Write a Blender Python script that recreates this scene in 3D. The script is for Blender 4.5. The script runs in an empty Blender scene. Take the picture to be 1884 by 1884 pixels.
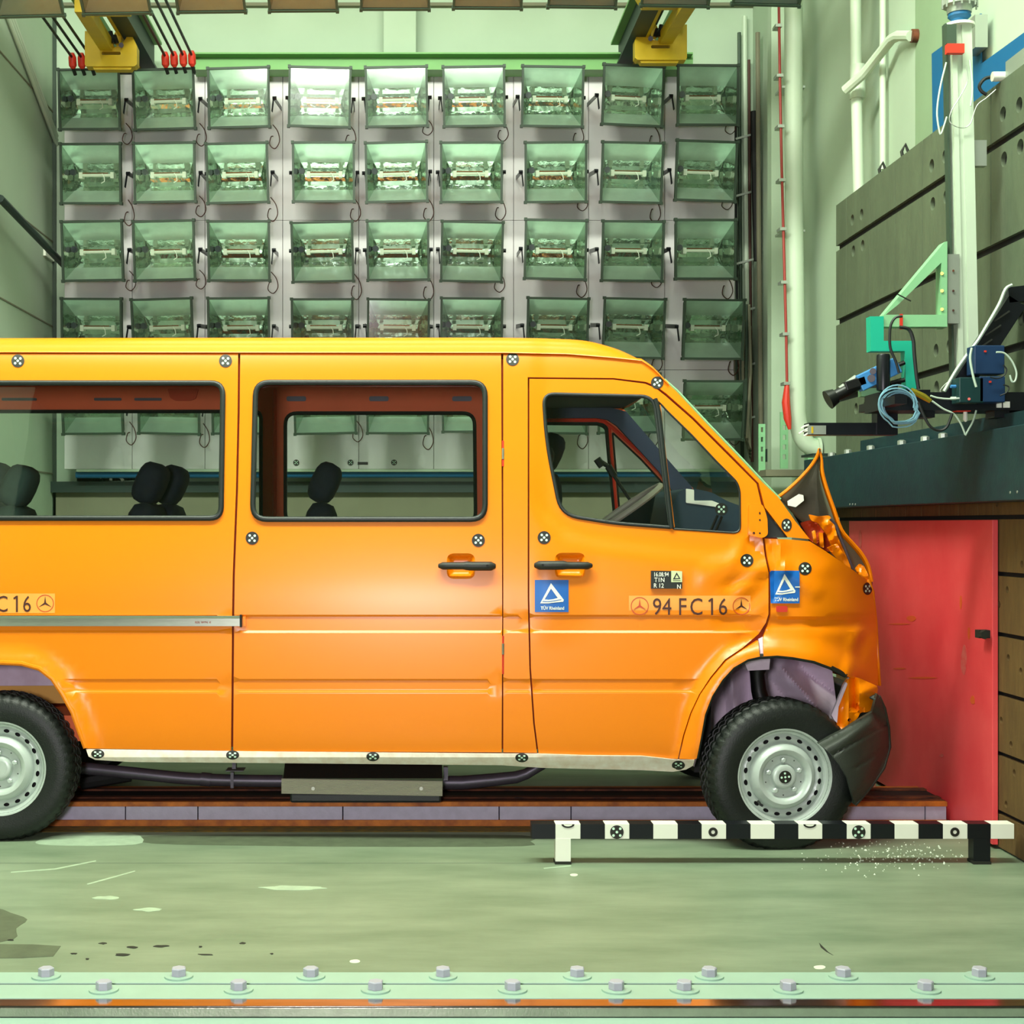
import bpy, bmesh, math, random
from mathutils import Vector, Matrix
from mathutils.geometry import delaunay_2d_cdt
random.seed(7)
C = bpy.context.scene.collection
sc = bpy.context.scene
PI = math.pi
# ------------------------------------------------------------ camera, world, lights, exposure
F = 2700.0; CX = 760.0; CY = 965.0; D0 = 6.75; EYE = 1.457   # focal length in px of a 1884 px frame
cam = bpy.data.cameras.new('camera'); camo = bpy.data.objects.new('camera', cam); C.objects.link(camo)
camo.location = (0, -D0, EYE); camo.rotation_euler = (PI/2, 0, 0)
cam.sensor_width = 36; cam.lens = 36*F/1884; cam.shift_x = (942-CX)/1884; cam.shift_y = (CY-942)/1884
cam.clip_start = .05; cam.clip_end = 100
sc.camera = camo
w = bpy.data.worlds.new('world'); sc.world = w; w.use_nodes = True
w.node_tree.nodes['Background'].inputs[0].default_value = (.75, 1.0, .72, 1)
w.node_tree.nodes['Background'].inputs[1].default_value = .2
sc.view_settings.view_transform = 'Standard'; sc.view_settings.look = 'None'
sc.view_settings.exposure = -.70; sc.view_settings.gamma = 1.0; sc.view_settings.use_curve_mapping = False
def area(name, loc, rot, sx, sy, power, col):
    l = bpy.data.lights.new(name, 'AREA'); l.shape = 'RECTANGLE'; l.size = sx; l.size_y = sy
    l.energy = power; l.color = col
    o = bpy.data.objects.new(name, l); C.objects.link(o); o.location = loc; o.rotation_euler = rot
    return o
GREEN = (.93, 1.0, .85)
area('flash_softbox', (-.6, -7.3, 1.62), (PI/2, 0, 0), .5, .5, 340, (1.0, .92, .98))
area('hall_light', (-1.9, -2.2, 6.9), (math.radians(55), 0, 0), 2.6, 1.0, 900, GREEN)
area('hall_light', (1.0, -2.2, 6.9), (math.radians(55), 0, 0), 2.6, 1.0, 740, GREEN)
area('hall_light', (-.6, 1.6, 6.9), (math.radians(10), 0, 0), 4.0, 1.0, 130, GREEN)
area('hall_light', (-.3, -5.0, 6.9), (math.radians(20), 0, 0), 5.0, 1.0, 75, GREEN)

# ------------------------------------------------------------ helpers
def P(px, py, y):
    d = y + D0
    return Vector(((px-CX)*d/F, y, EYE-(py-CY)*d/F))
def s2l(c):
    c = c/255.0
    return c/12.92 if c <= .04045 else ((c+.055)/1.055)**2.4
MATS = {}
def mat(name, rgb, rough=.6, metal=0.0, var=.0, vscale=6.0, bump=0.0, bscale=60.0, rgb2=None, spec=.5, stretch=None, coat=0):
    m = bpy.data.materials.new(name); m.use_nodes = True; nt = m.node_tree; b = nt.nodes['Principled BSDF']
    col = tuple(s2l(v) for v in rgb)+(1,)
    b.inputs['Base Color'].default_value = col; b.inputs['Roughness'].default_value = rough
    b.inputs['Metallic'].default_value = metal; b.inputs['Specular IOR Level'].default_value = spec
    b.inputs['Coat Weight'].default_value = coat
    tc = nt.nodes.new('ShaderNodeTexCoord'); src = tc.outputs['Object']
    if stretch:
        mp = nt.nodes.new('ShaderNodeMapping'); mp.inputs['Scale'].default_value = stretch
        nt.links.new(src, mp.inputs[0]); src = mp.outputs[0]
    if var > 0:
        n = nt.nodes.new('ShaderNodeTexNoise'); n.inputs['Scale'].default_value = vscale; n.inputs['Detail'].default_value = 6
        n.inputs['Roughness'].default_value = .6
        nt.links.new(src, n.inputs['Vector'])
        cr = nt.nodes.new('ShaderNodeValToRGB'); cr.color_ramp.elements[0].position = .32; cr.color_ramp.elements[1].position = .68
        c2 = tuple(s2l(v) for v in rgb2)+(1,) if rgb2 else tuple(v*(1-var) for v in col[:3])+(1,)
        cr.color_ramp.elements[0].color = c2; cr.color_ramp.elements[1].color = col
        nt.links.new(n.outputs['Fac'], cr.inputs[0]); nt.links.new(cr.outputs[0], b.inputs['Base Color'])
    if bump > 0:
        n2 = nt.nodes.new('ShaderNodeTexNoise'); n2.inputs['Scale'].default_value = bscale; n2.inputs['Detail'].default_value = 3
        nt.links.new(src, n2.inputs['Vector'])
        bp = nt.nodes.new('ShaderNodeBump'); bp.inputs['Strength'].default_value = bump; bp.inputs['Distance'].default_value = .01
        nt.links.new(n2.outputs['Fac'], bp.inputs['Height']); nt.links.new(bp.outputs[0], b.inputs['Normal'])
    MATS[name] = m
    return m
def glassmat(name, tint, gloss=.08, rough=.02, fres=True):
    m = bpy.data.materials.new(name); m.use_nodes = True; nt = m.node_tree; nt.nodes.clear()
    o = nt.nodes.new('ShaderNodeOutputMaterial'); t = nt.nodes.new('ShaderNodeBsdfTransparent'); g = nt.nodes.new('ShaderNodeBsdfGlossy')
    t.inputs[0].default_value = tint+(1,); g.inputs['Roughness'].default_value = rough; g.inputs[0].default_value = (.95, 1, .95, 1)
    mx = nt.nodes.new('ShaderNodeMixShader'); f = nt.nodes.new('ShaderNodeFresnel'); f.inputs[0].default_value = 1.5
    mt = nt.nodes.new('ShaderNodeMath'); mt.operation = 'MAXIMUM'; mt.inputs[1].default_value = gloss
    nt.links.new(f.outputs[0], mt.inputs[0]); nt.links.new(mt.outputs[0], mx.inputs[0])
    nt.links.new(t.outputs[0], mx.inputs[1]); nt.links.new(g.outputs[0], mx.inputs[2]); nt.links.new(mx.outputs[0], o.inputs[0])
    MATS[name] = m; return m
class MB:
    def __init__(s): s.v = []; s.f = []; s.mi = []; s.sm = []
    def add(s, vs, fs, mi=0, smooth=False):
        b = len(s.v); s.v += [tuple(v) for v in vs]; s.f += [tuple(i+b for i in f) for f in fs]
        s.mi += [mi]*len(fs); s.sm += [smooth]*len(fs); return s
    def box(s, lo, hi, mi=0, M=None):
        x0, y0, z0 = lo; x1, y1, z1 = hi
        vs = [Vector(p) for p in ((x0,y0,z0),(x1,y0,z0),(x1,y1,z0),(x0,y1,z0),(x0,y0,z1),(x1,y0,z1),(x1,y1,z1),(x0,y1,z1))]
        if M: vs = [M @ v for v in vs]
        return s.add(vs, [(0,3,2,1),(4,5,6,7),(0,1,5,4),(1,2,6,5),(2,3,7,6),(3,0,4,7)], mi)
    def bar(s, a, b, w, h, up=(0,0,1), mi=0):
        a = Vector(a); b = Vector(b); d = (b-a); L = d.length; d.normalize(); u = Vector(up)
        if abs(d.dot(u)) > .98: u = Vector((0,1,0))
        r = d.cross(u).normalized(); u = r.cross(d)
        M = Matrix((( d.x, r.x, u.x, a.x),(d.y, r.y, u.y, a.y),(d.z, r.z, u.z, a.z),(0,0,0,1)))
        return s.box((0,-w/2,-h/2), (L,w/2,h/2), mi, M)
    def tube(s, pts, r, n=8, closed=False, mi=0, caps=True, sy=1.0):
        pts = [Vector(p) for p in pts]; N = len(pts); rs = r if isinstance(r, (list, tuple)) else [r]*N
        vs = []; fs = []; prev = None
        for i, p in enumerate(pts):
            if closed: t = pts[(i+1) % N]-pts[i-1]
            else: t = pts[min(i+1, N-1)]-pts[max(i-1, 0)]
            t.normalize()
            if prev is None:
                u = Vector((0,1,0)) if abs(t.y) < .9 else Vector((0,0,1))
                u = (u-t*t.dot(u)).normalized()
            else:
                u = (prev-t*t.dot(prev)); u = u.normalized() if u.length > 1e-6 else prev
            prev = u; v = t.cross(u)
            for k in range(n):
                a = 2*PI*k/n; vs.append(p+(u*math.cos(a)*sy+v*math.sin(a))*rs[i])
        m = N if closed else N-1
        for i in range(m):
            for k in range(n):
                a = i*n+k; b = i*n+(k+1) % n; c = ((i+1) % N)*n+(k+1) % n; d = ((i+1) % N)*n+k
                fs.append((a, d, c, b))
        if not closed and caps: fs.append(tuple(range(n))); fs.append(tuple((N-1)*n+k for k in reversed(range(n))))
        return s.add(vs, fs, mi, True)
    def cyl(s, a, b, r, n=16, mi=0, r2=None): return s.tube([a, b], [r, r if r2 is None else r2], n, mi=mi)
    def lathe(s, prof, n=48, mi=0, cells=None, closed=False):
        """prof: (radius, y) pairs turned about the y axis"""
        vs = []; fs = []; m = len(prof)
        for k in range(n):
            a = 2*PI*k/n
            for j, (r, y) in enumerate(prof):
                rr = r if cells is None else cells(k, j, r)
                vs.append((rr*math.cos(a), y, rr*math.sin(a)))
        for k in range(n):
            for j in range(m-1):
                a = k*m+j; b = ((k+1) % n)*m+j
                fs.append((a, a+1, b+1, b))
        return s.add(vs, fs, mi, True)
    def build(s, name, mats, parent=None, label=None, sharp=35, bevel=0, solid=0, loc=None, kind=None):
        me = bpy.data.meshes.new(name); me.from_pydata(s.v, [], s.f)
        for m in (mats if isinstance(mats, (list, tuple)) else [mats]): me.materials.append(MATS[m] if isinstance(m, str) else m)
        me.polygons.foreach_set('material_index', s.mi); me.polygons.foreach_set('use_smooth', [True]*len(s.f) if any(s.sm) else s.sm)
        me.update()
        if any(s.sm): me.set_sharp_from_angle(angle=math.radians(sharp))
        o = bpy.data.objects.new(name, me); C.objects.link(o)
        if parent is not None: o.parent = parent; o.matrix_parent_inverse = Matrix.Translation(-parent.location) if parent.type == 'EMPTY' and parent.parent is None and not parent.get('local') else Matrix()
        if label: o['label'] = label
        if kind: o['kind'] = kind
        if loc: o.location = loc
        if solid:
            md = o.modifiers.new('s', 'SOLIDIFY'); md.thickness = solid; md.offset = -1
        if bevel:
            md = o.modifiers.new('b', 'BEVEL'); md.width = bevel; md.segments = 2; md.limit_method = 'ANGLE'
        return o
def thing(name, label, cat, loc=(0,0,0), group=None, local=False):
    o = bpy.data.objects.new(name, None); C.objects.link(o); o.location = loc; o.empty_display_size = .1
    o['label'] = label; o['category'] = cat
    if local: o['local'] = 1
    if group: o['group'] = group
    return o
def tag(o, label, cat, group=None):
    o['label'] = label; o['category'] = cat
    if group: o['group'] = group
    return o
def struct(o, label=None):
    o['kind'] = 'structure'
    if label: o['label'] = label
    return o
def copy_tree(o, parent=None):
    c = o.copy(); C.objects.link(c)
    if parent is not None: c.parent = parent
    for ch in list(o.children): copy_tree(ch, c)
    return c
# 2D outlines (pixel-like units)
def catmull(pts, n=6, closed=False):
    out = []; N = len(pts)
    rng = range(N if closed else N-1)
    for i in rng:
        p0 = pts[i-1] if (closed or i > 0) else pts[0]; p1 = pts[i]; p2 = pts[(i+1) % N]
        p3 = pts[(i+2) % N] if (closed or i+2 < N) else pts[-1]
        for k in range(n):
            t = k/n
            out.append(tuple(.5*((2*p1[j])+(-p0[j]+p2[j])*t+(2*p0[j]-5*p1[j]+4*p2[j]-p3[j])*t*t+(-p0[j]+3*p1[j]-3*p2[j]+p3[j])*t**3) for j in range(len(p1))))
    if not closed: out.append(tuple(pts[-1]))
    return out
def roundpoly(pts, rad, n=6):
    out = []; N = len(pts)
    for i, p in enumerate(pts):
        r = rad[i] if isinstance(rad, (list, tuple)) else rad
        if r <= 0: out.append(p); continue
        p = Vector(p); a = Vector(pts[i-1])-p; b = Vector(pts[(i+1) % N])-p
        r = min(r, a.length*.49, b.length*.49); a = p+a.normalized()*r; b = p+b.normalized()*r
        for k in range(n+1):
            t = k/n; q = a*(1-t)**2+p*2*t*(1-t)+b*t*t; out.append((q.x, q.y))
    return out
def rrect(x0, y0, x1, y1, r, n=6): return roundpoly([(x0,y0),(x1,y0),(x1,y1),(x0,y1)], r, n)
def circ(cx, cy, r, n=16, sx=1, sy=1): return [(cx+r*sx*math.cos(2*PI*k/n), cy+r*sy*math.sin(2*PI*k/n)) for k in range(n)]
def resample(poly, step, closed=True):
    out = []; N = len(poly)
    for i in range(N if closed else N-1):
        a = poly[i]; b = poly[(i+1) % N]; L = math.hypot(b[0]-a[0], b[1]-a[1]); k = max(1, int(math.ceil(L/step)))
        for j in range(k): out.append((a[0]+(b[0]-a[0])*j/k, a[1]+(b[1]-a[1])*j/k))
    if not closed: out.append(tuple(poly[-1]))
    return out
def inside(p, poly):
    x, y = p; c = False; n = len(poly); j = n-1
    for i in range(n):
        xi, yi = poly[i]; xj, yj = poly[j]
        if (yi > y) != (yj > y) and x < (xj-xi)*(y-yi)/(yj-yi)+xi: c = not c
        j = i
    return c
def segdist(p, a, b):
    ax, ay = a; bx, by = b; dx = bx-ax; dy = by-ay; L = dx*dx+dy*dy
    t = 0 if L == 0 else max(0, min(1, ((p[0]-ax)*dx+(p[1]-ay)*dy)/L))
    return math.hypot(p[0]-ax-dx*t, p[1]-ay-dy*t)
def pathdist(p, path): return min(segdist(p, path[i], path[i+1]) for i in range(len(path)-1))
def area2(poly): return sum(poly[i-1][0]*poly[i][1]-poly[i][0]*poly[i-1][1] for i in range(len(poly)))
def cdt(outer, holes, step, rows=(), rowstep=None):
    loops = [resample(outer, step)]+[resample(h, step) for h in holes]
    co = []; ed = []
    for L in loops:
        b = len(co); co += L; ed += [(b+i, b+(i+1) % len(L)) for i in range(len(L))]
    xs = [p[0] for p in loops[0]]; ys = [p[1] for p in loops[0]]
    ylist = []
    y = min(ys)+step*.7
    while y < max(ys):
        if all(abs(y-r) > step*.35 for r in rows): ylist.append((y, step))
        y += step
    ylist += [(r, rowstep or step) for r in rows if min(ys) < r < max(ys)]
    edges = [(L[i-1], L[i]) for L in loops for i in range(len(L))]
    # coarse bucket of edges for distance rejection
    buck = {}
    for a, b in edges:
        buck.setdefault((int(a[0]//step), int(a[1]//step)), []).append((a, b))
        kb = (int(b[0]//step), int(b[1]//step)); buck.setdefault(kb, []).append((a, b))
    for (y, st) in ylist:
        x = min(xs)+st*.5; last = None; isrow = y in rows
        while x < max(xs):
            p = (x, y); k = (int(x//step), int(y//step)); ok = True
            for i in (-1, 0, 1):
                for j in (-1, 0, 1):
                    for a, b in buck.get((k[0]+i, k[1]+j), ()):
                        if segdist(p, a, b) < step*.22: ok = False; break
                    if not ok: break
                if not ok: break
            if ok and inside(p, loops[0]) and not any(inside(p, h) for h in loops[1:]):
                co.append(p)
                if isrow and last is not None and abs(last-(x-st)) < 1e-6: ed.append((len(co)-2, len(co)-1))
                last = x
            x += st
    v, e, f, *_ = delaunay_2d_cdt([Vector(p) for p in co], ed, [], 0, 1e-4)
    v = [(p.x, p.y) for p in v]
    fs = []
    for t in f:
        c = (sum(v[i][0] for i in t)/len(t), sum(v[i][1] for i in t)/len(t))
        if inside(c, loops[0]) and not any(inside(c, h) for h in loops[1:]): fs.append(tuple(t))
    return v, fs
def sheet(outer, holes, surf, step=12, rim=.015, rows=(), rowstep=None, mb=None, mi=0, rimdir=None, back=False):
    """surface patch over a 2D outline, mapped by surf, with its edges turned back by rim"""
    v, fs = cdt(outer, holes, step, rows, rowstep)
    mb = mb or MB()
    pos = [surf(*p) for p in v]
    # orientation: want normals to -y (towards viewer side) when 2D is px (y down)
    def ori(t):
        a, b, c = (v[i] for i in t[:3]); return (b[0]-a[0])*(c[1]-a[1])-(b[1]-a[1])*(c[0]-a[0])
    fs = [t if ori(t) < 0 else tuple(reversed(t)) for t in fs]
    if not fs: return mb
    mb.add(pos, fs, mi, True)
    if rim:
        cnt = {}
        for t in fs:
            for i in range(len(t)): 
                e = (t[i], t[(i+1) % len(t)]); cnt[e] = cnt.get(e, 0)+1
        rd = rimdir or Vector((0, rim, 0))
        vs = []; ff = []; ix = {}
        for (a, b) in cnt:
            if (b, a) in cnt: continue
            for q in (a, b):
                if q not in ix: ix[q] = len(vs); vs += [pos[q], pos[q]+rd]
            ff.append((ix[b], ix[a], ix[a]+1, ix[b]+1))
        mb.add(vs, ff, mi, True)
        if back: mb.add([p+rd for p in pos], [tuple(reversed(t)) for t in fs], mi, True)
    return mb
def flat(y): return lambda px, py: P(px, py, y)
def prism(poly, y0, y1, mb=None, mi=0, holes=(), step=1e9):
    """closed slab whose face has the outline poly as seen at depth y0, extruded straight back to y1"""
    return sheet(poly, list(holes), flat(y0), step=min(step, 400), rim=1, rimdir=Vector((0, y1-y0, 0)), mb=mb, mi=mi, back=True)
def text_mesh(body, cx, cy, h, sx, surf, off, name, material, parent, label=None, slant=0, bold=0):
    cu = bpy.data.curves.new('t', 'FONT'); cu.body = body; cu.size = 1; cu.align_x = 'CENTER'; cu.align_y = 'CENTER'; cu.resolution_u = 3
    cu.offset = bold
    to = bpy.data.objects.new('t', cu); C.objects.link(to); dg = bpy.context.evaluated_depsgraph_get(); dg.update()
    me = bpy.data.meshes.new_from_object(to.evaluated_get(dg)); bpy.data.objects.remove(to)
    ys = [v.co.y for v in me.vertices]; y0 = min(ys); y1 = max(ys); k = h/(y1-y0)
    xs = [v.co.x for v in me.vertices]; xm = (min(xs)+max(xs))/2
    for v in me.vertices:
        p = surf(cx+(v.co.x-xm)*k*sx, cy-(v.co.y-(y0+y1)/2)*k+slant*(v.co.x-xm)*k); v.co = p+Vector((0, -off, 0))
    me.materials.append(MATS[material])
    o = bpy.data.objects.new(name, me); C.objects.link(o)
    if parent is not None:
        o.parent = parent
        o.matrix_parent_inverse = Matrix.Translation(-parent.location) if parent.type == 'EMPTY' and not parent.get('local') else Matrix()
    if label: o['label'] = label
    return o

# ------------------------------------------------------------ materials
def paint():
    m = mat('orange_paint', (242, 132, 0), .31, 0, spec=.45)
    return m
paint()
mat('orange_inner', (196, 62, 10), .6)
mat('orange_inside_shaded', (232, 104, 56), .65, var=.15, vscale=3)  # the body orange, reddened to carry the shade inside the van
mat('seam', (150, 50, 5), .8)
mat('primer_white', (240, 234, 220), .6, var=.10, vscale=22, rgb2=(222, 204, 184))
mat('rubber', (22, 30, 27), .42, bump=.1, bscale=200)
mat('tyre', (14, 22, 17), .5, var=.3, vscale=8, bump=.15, bscale=150)
mat('rim_paint', (194, 206, 198), .36, .15, var=.12, vscale=12)
mat('black', (10, 12, 12), .4); mat('wheel_tape', (165, 160, 145), .6)
mat('deep_black', (4, 5, 5), .7)
mat('black_metal', (14, 18, 24), .35, .2)
mat('handle_black', (34, 36, 32), .5, bump=.1, bscale=300)
mat('bumper_grey', (46, 52, 44), .55, bump=.2, bscale=250, var=.12, vscale=10)
mat('aluminium', (190, 196, 180), .3, .85, var=.12, vscale=20, stretch=(1, 1, 8))
mat('polished_steel', (215, 215, 210), .12, 1.0, var=.25, vscale=5, stretch=(1, 6, 6))
mat('steel_angle', (175, 172, 160), .3, .9, var=.25, vscale=8, stretch=(1, 1, 1), bump=.1, bscale=120)
mat('liner', (222, 208, 226), .7, var=.2, vscale=6, rgb2=(200, 180, 196))
mat('tan_board', (215, 165, 80), .7)
mat('marker_black', (26, 26, 18), .5)
mat('marker_white', (205, 240, 215), .5)
mat('white', (235, 238, 222), .5)
mat('sticker_blue', (6, 96, 180), .45)
mat('sticker_orange', (255, 165, 70), .4)
mat('sticker_ink', (70, 32, 18), .5)
mat('logo_red', (200, 70, 30), .5)
mat('card_black', (24, 32, 24), .4)
mat('card_cream', (205, 215, 165), .5)
mat('pipe_grey', (92, 88, 98), .4, .5, var=.2, vscale=10)
mat('dark_plastic', (12, 24, 34), .45)
mat('dash', (24, 50, 66), .5, var=.15, vscale=3)
mat('trim_blue', (42, 52, 76), .7)
mat('seat_cloth', (26, 34, 48), .85, var=.4, vscale=25)
mat('seat_green', (72, 100, 88), .85, var=.15, vscale=12)
mat('wall', (174, 192, 168), .85, var=.05, vscale=2)
mat('wall_shade', (205, 232, 196), .85, var=.06, vscale=1.5)
mat('ceiling', (190, 205, 180), .9)
mat('lamp_panel', (240, 236, 236), .75, var=.06, vscale=1.2)
mat('floor', (132, 147, 122), .5, var=1, vscale=3.0, rgb2=(106, 125, 100), bump=.06, bscale=30, stretch=(.5, 1.6, 1))
mat('lower_wall', (124, 122, 100), .85, var=.15, vscale=3)
mat('housing', (58, 76, 60), .55, .2)
mat('frame_green', (44, 60, 46), .5, .2)
mat('reflector', (200, 216, 202), .14, 1.0, var=.25, vscale=9, bump=.9, bscale=9)
mat('reflector_satin', (212, 230, 216), .38, .7, var=.15, vscale=6, bump=.2, bscale=5)
mat('ceramic', (210, 215, 195), .5)
mat('copper', (150, 84, 40), .35, .8)
mat('brown_cable', (72, 36, 26), .6)
mat('green_steel', (118, 172, 100), .55, var=.08, vscale=4)
mat('dark_beam', (16, 40, 34), .5)
mat('yellow', (205, 172, 8), .5, var=.12, vscale=8)
mat('red', (205, 50, 30), .45)
mat('red_cable', (150, 42, 30), .5)
mat('panel_red', (245, 88, 90), .5, var=.12, vscale=3, rgb2=(236, 70, 76), bump=.03)
mat('concrete_plate', (88, 100, 76), .8, var=.22, vscale=7, bump=.3, bscale=40, stretch=(1, 1, .4))
mat('wood_plate', (110, 84, 42), .8, var=.3, vscale=9, bump=.3, bscale=40, stretch=(1, 3, .6))
mat('gap_dark', (10, 12, 8), .9)
mat('teal_steel', (2, 36, 46), .6, var=.35, vscale=14, rgb2=(4, 50, 52), bump=.1, bscale=50)
mat('white_pipe', (190, 206, 182), .5, var=.05, vscale=4)
mat('grey_wall', (140, 165, 130), .7, var=.12, vscale=1.5)
mat('sign_blue', (4, 92, 140), .6)
mat('mint_paint', (134, 190, 140), .5, var=.06, vscale=10)
mat('teal_paint', (24, 172, 140), .45)
mat('light_steel', (170, 178, 166), .4, .6)
mat('camera_blue', (60, 130, 190), .4)
mat('box_blue', (14, 48, 84), .45)
mat('box_teal', (6, 50, 50), .45)
mat('cable_blue', (120, 168, 185), .5)
mat('cable_white', (190, 210, 190), .5)
mat('cable_black', (20, 24, 22), .5)
mat('brass', (200, 180, 60), .3, .8)
mat('plate_mint', (158, 188, 170), .5, var=.08, vscale=5)
mat('bolt_paint', (172, 172, 184), .5, bump=.1)
mat('rail_lavender', (190, 184, 205), .5, var=.15, vscale=20, bump=.1, bscale=80)
mat('rail_orange', (215, 124, 30), .6, var=.25, vscale=10, rgb2=(140, 70, 20), stretch=(1, 3, 1))
mat('rust', (112, 56, 22), .75, var=.6, vscale=14, rgb2=(44, 20, 10), stretch=(1, 3, 1))
mat('yellow_dirt', (150, 118, 22), .8, var=.6, vscale=18, rgb2=(84, 84, 50), stretch=(1, 2, 1))
mat('spill', (168, 190, 162), .6, var=.2, vscale=20)
mat('grime', (88, 100, 76), .7, var=.3, vscale=14)
mat('chip', (30, 34, 24), .8)
mat('crumb', (225, 235, 215), .3)
mat('ribbed_alu', (205, 205, 185), .4, .1)
glassmat('van_glass', (.92, .98, .94), .06)
glassmat('lamp_glass', (.93, .98, .94), .045, .12)
GL = mat('hood_under', (160, 165, 138), .35, .0, var=.25, vscale=5)

# ------------------------------------------------------------ room
XL = -662*13/F; XR = 3.01; YB = 13-D0; ZC = 7.2; YF = -10.0
def plane_box(name, lo, hi, m, label=None):
    return struct(MB().box(lo, hi).build(name, m), label)
plane_box('floor', (XL-.3, -1.98, -.3), (XR+.3, YB+.2, -.012), 'floor')
plane_box('ceiling', (XL-2.3, YF, ZC), (XR+2.3, YB+.2, ZC+.2), 'ceiling')
plane_box('wall_back', (XL-.2, YB, -.1), (XR+.2, YB+.2, ZC), 'wall')
plane_box('wall_left', (XL-.2, -3.5, -.1), (XL, YB, ZC), 'wall')
plane_box('wall_right', (XR, -3.5, -.1), (XR+.2, YB, ZC), 'wall')
plane_box('wall_front', (-6, YF-.2, -1), (6, YF, ZC), 'wall')
fy = lambda py: EYE*F/(py-CY)-D0     # depth of a floor point seen at row py
# lower part of back wall and its ledge
yw = YB-.003
plane_box('trim_1', P(98, 905, YB-.03)[:1]+(YB-.03, 0.0), (XR, YB, P(0, 905, YB)[2]), 'lower_wall')
plane_box('trim_2', (XL, YB-.10, P(0, 906, YB-.1)[2]), (XR, YB, P(0, 886, YB-.1)[2]), 'dark_beam')
# near floor slab with joint: slab pieces
fl2 = MB()
fl2.box((XL-1.5, -1.98, -.3), (XR+.0, fy(1588)-.004, 0)).box((XL-.3, fy(1588)+.004, -.3), (XR, YB, 0))
struct(fl2.build('floor', 'floor'))
def strip(name, py0, py1, m, z=0.0, x0=XL, x1=XR, zb=-.012):
    return struct(MB().box((x0, fy(py0), zb), (x1, fy(py1), z)).build(name, m, bevel=.002))
XB_ = 2.58
strip('trim_3', 1531, 1521, 'yellow_dirt', .0015, x1=1.2)
gr_ = thing('guide_rail', 'low steel guide rail with lavender web and orange flanges running under the van', 'rail', (0, .36, 0))
def rbox(y0, y1, z0, z1, m, nm, lab=None, xa=XL, xb=XB_):
    return MB().box((xa, y0, z0), (xb, y1, z1)).build(nm, m, gr_, lab, bevel=.002)
rbox(.335, .76, 0, .030, 'rail_orange', 'bottom_flange', 'orange bottom flange')
jx = [232, 365, 631, 918, 1050, 1340, 1700]
xs = [XL]+[P(j_, 1495, .36).x for j_ in jx]+[XB_]
for i in range(len(xs)-1):
    MB().box((xs[i]+.003, .345-.001*(i % 2), .030), (xs[i+1]-.003, .72, .095)).build('web_plate', 'rail_lavender', gr_)
rbox(.335, .76, .095, .118, 'rail_orange', 'top_flange', 'orange top flange')
rbox(.42, .47, .118, .124, 'rust', 'top_strip'); rbox(.62, .67, .118, .128, 'rust', 'top_strip')
rbox(.36, .42, .118, .1185, 'rust', 'rust_film'); rbox(.47, .62, .118, .1185, 'deep_black', 'rust_film', 'oily black top')
# platform edge: two bolted mint strips, polished strip, angle bar, apron
def edge_band(name, py0, py1, m, z=.006, label=None, x0=-3.6, x1=3.6):
    return MB().box((x0, fy(py0), -.02), (x1, fy(py1), z)).build(name, m, bevel=.0015)
t = thing('edge_strip', 'pale mint bolted floor strip next to the green floor', 'floor strip', (0, fy(1800), 0), group=None)
m_ = MB().box((-3.6, fy(1812), -.02), (2.6, fy(1792), .006)).build('strip_plate', 'plate_mint', t, bevel=.0015)
t2 = thing('edge_strip', 'pale mint bolted floor strip lying next to the shiny copper-coloured reflecting rim', 'floor strip', (0, fy(1828), 0))
m_ = MB().box((-3.6, fy(1840), -.02), (2.6, fy(1815), .006)).build('strip_plate', 'plate_mint', t2, bevel=.0015)
MB().box((-3.6, fy(1815), -.02), (2.6, fy(1812), .001)).build('gap', 'chip', t2)
def bolt(px, py, par, i):
    c = P(px, py, fy(py)); c.z = .006
    b = MB(); a0 = random.random()
    pts = [(c.x+.025*math.cos(PI/3*k+a0), c.y+.025*math.sin(PI/3*k+a0)) for k in range(6)]
    b.add([(x, y, .012) for x, y in pts]+[(x, y, .034) for x, y in pts]+[(c.x+(x-c.x)*.86, c.y+(y-c.y)*.86, .037) for x, y in pts],
          [tuple(range(12, 18))]+[(k, (k+1) % 6, 6+(k+1) % 6, 6+k) for k in range(6)]+[(6+k, 6+(k+1) % 6, 12+(k+1) % 6, 12+k) for k in range(6)])
    bo = b.build('bolt', 'bolt_paint', par)
    ws = MB().cyl((c.x, c.y, .006), (c.x, c.y, .0115), .046, 24).build('washer', 'plate_mint', bo)
    ws.matrix_parent_inverse = Matrix()
for i, px in enumerate([-160, 85, 329, 572, 815, 1062, 1305, 1551, 1802]): bolt(px, 1801, t, i)
for i, px in enumerate([-60, 191, 439, 691, 943, 1134, 1259, 1450, 1703, 1950]): bolt(px, 1826, t2, i)
t = thing('platform_rim', 'long polished steel channel with a raised angle bar along the platform edge', 'steel rim', (0, fy(1855), 0))
MB().box((-3.6, fy(1853), -.06), (3.6, fy(1840.3), .004)).build('reflecting_strip', 'polished_steel', t, 'mirror-like strip reflecting the orange van')
ay = fy(1853)
za = EYE-(1869-CY)*(ay+D0)/F; zb = EYE-(1852-CY)*(ay+D0)/F
MB().box((-3.6, ay-.012, za), (3.6, ay, zb)).box((-3.6, ay-.012, zb-.004), (3.6, ay+.003, zb)).build('angle_bar', 'steel_angle', t, 'brushed steel angle bar', bevel=.002)
ap = MB().box((-3.6, ay-.35, -1.2), (3.6, ay-.012, za-.002)).build('wall_front_1', 'plate_mint'); ap.name = 'trim_10'; struct(ap)
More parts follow.
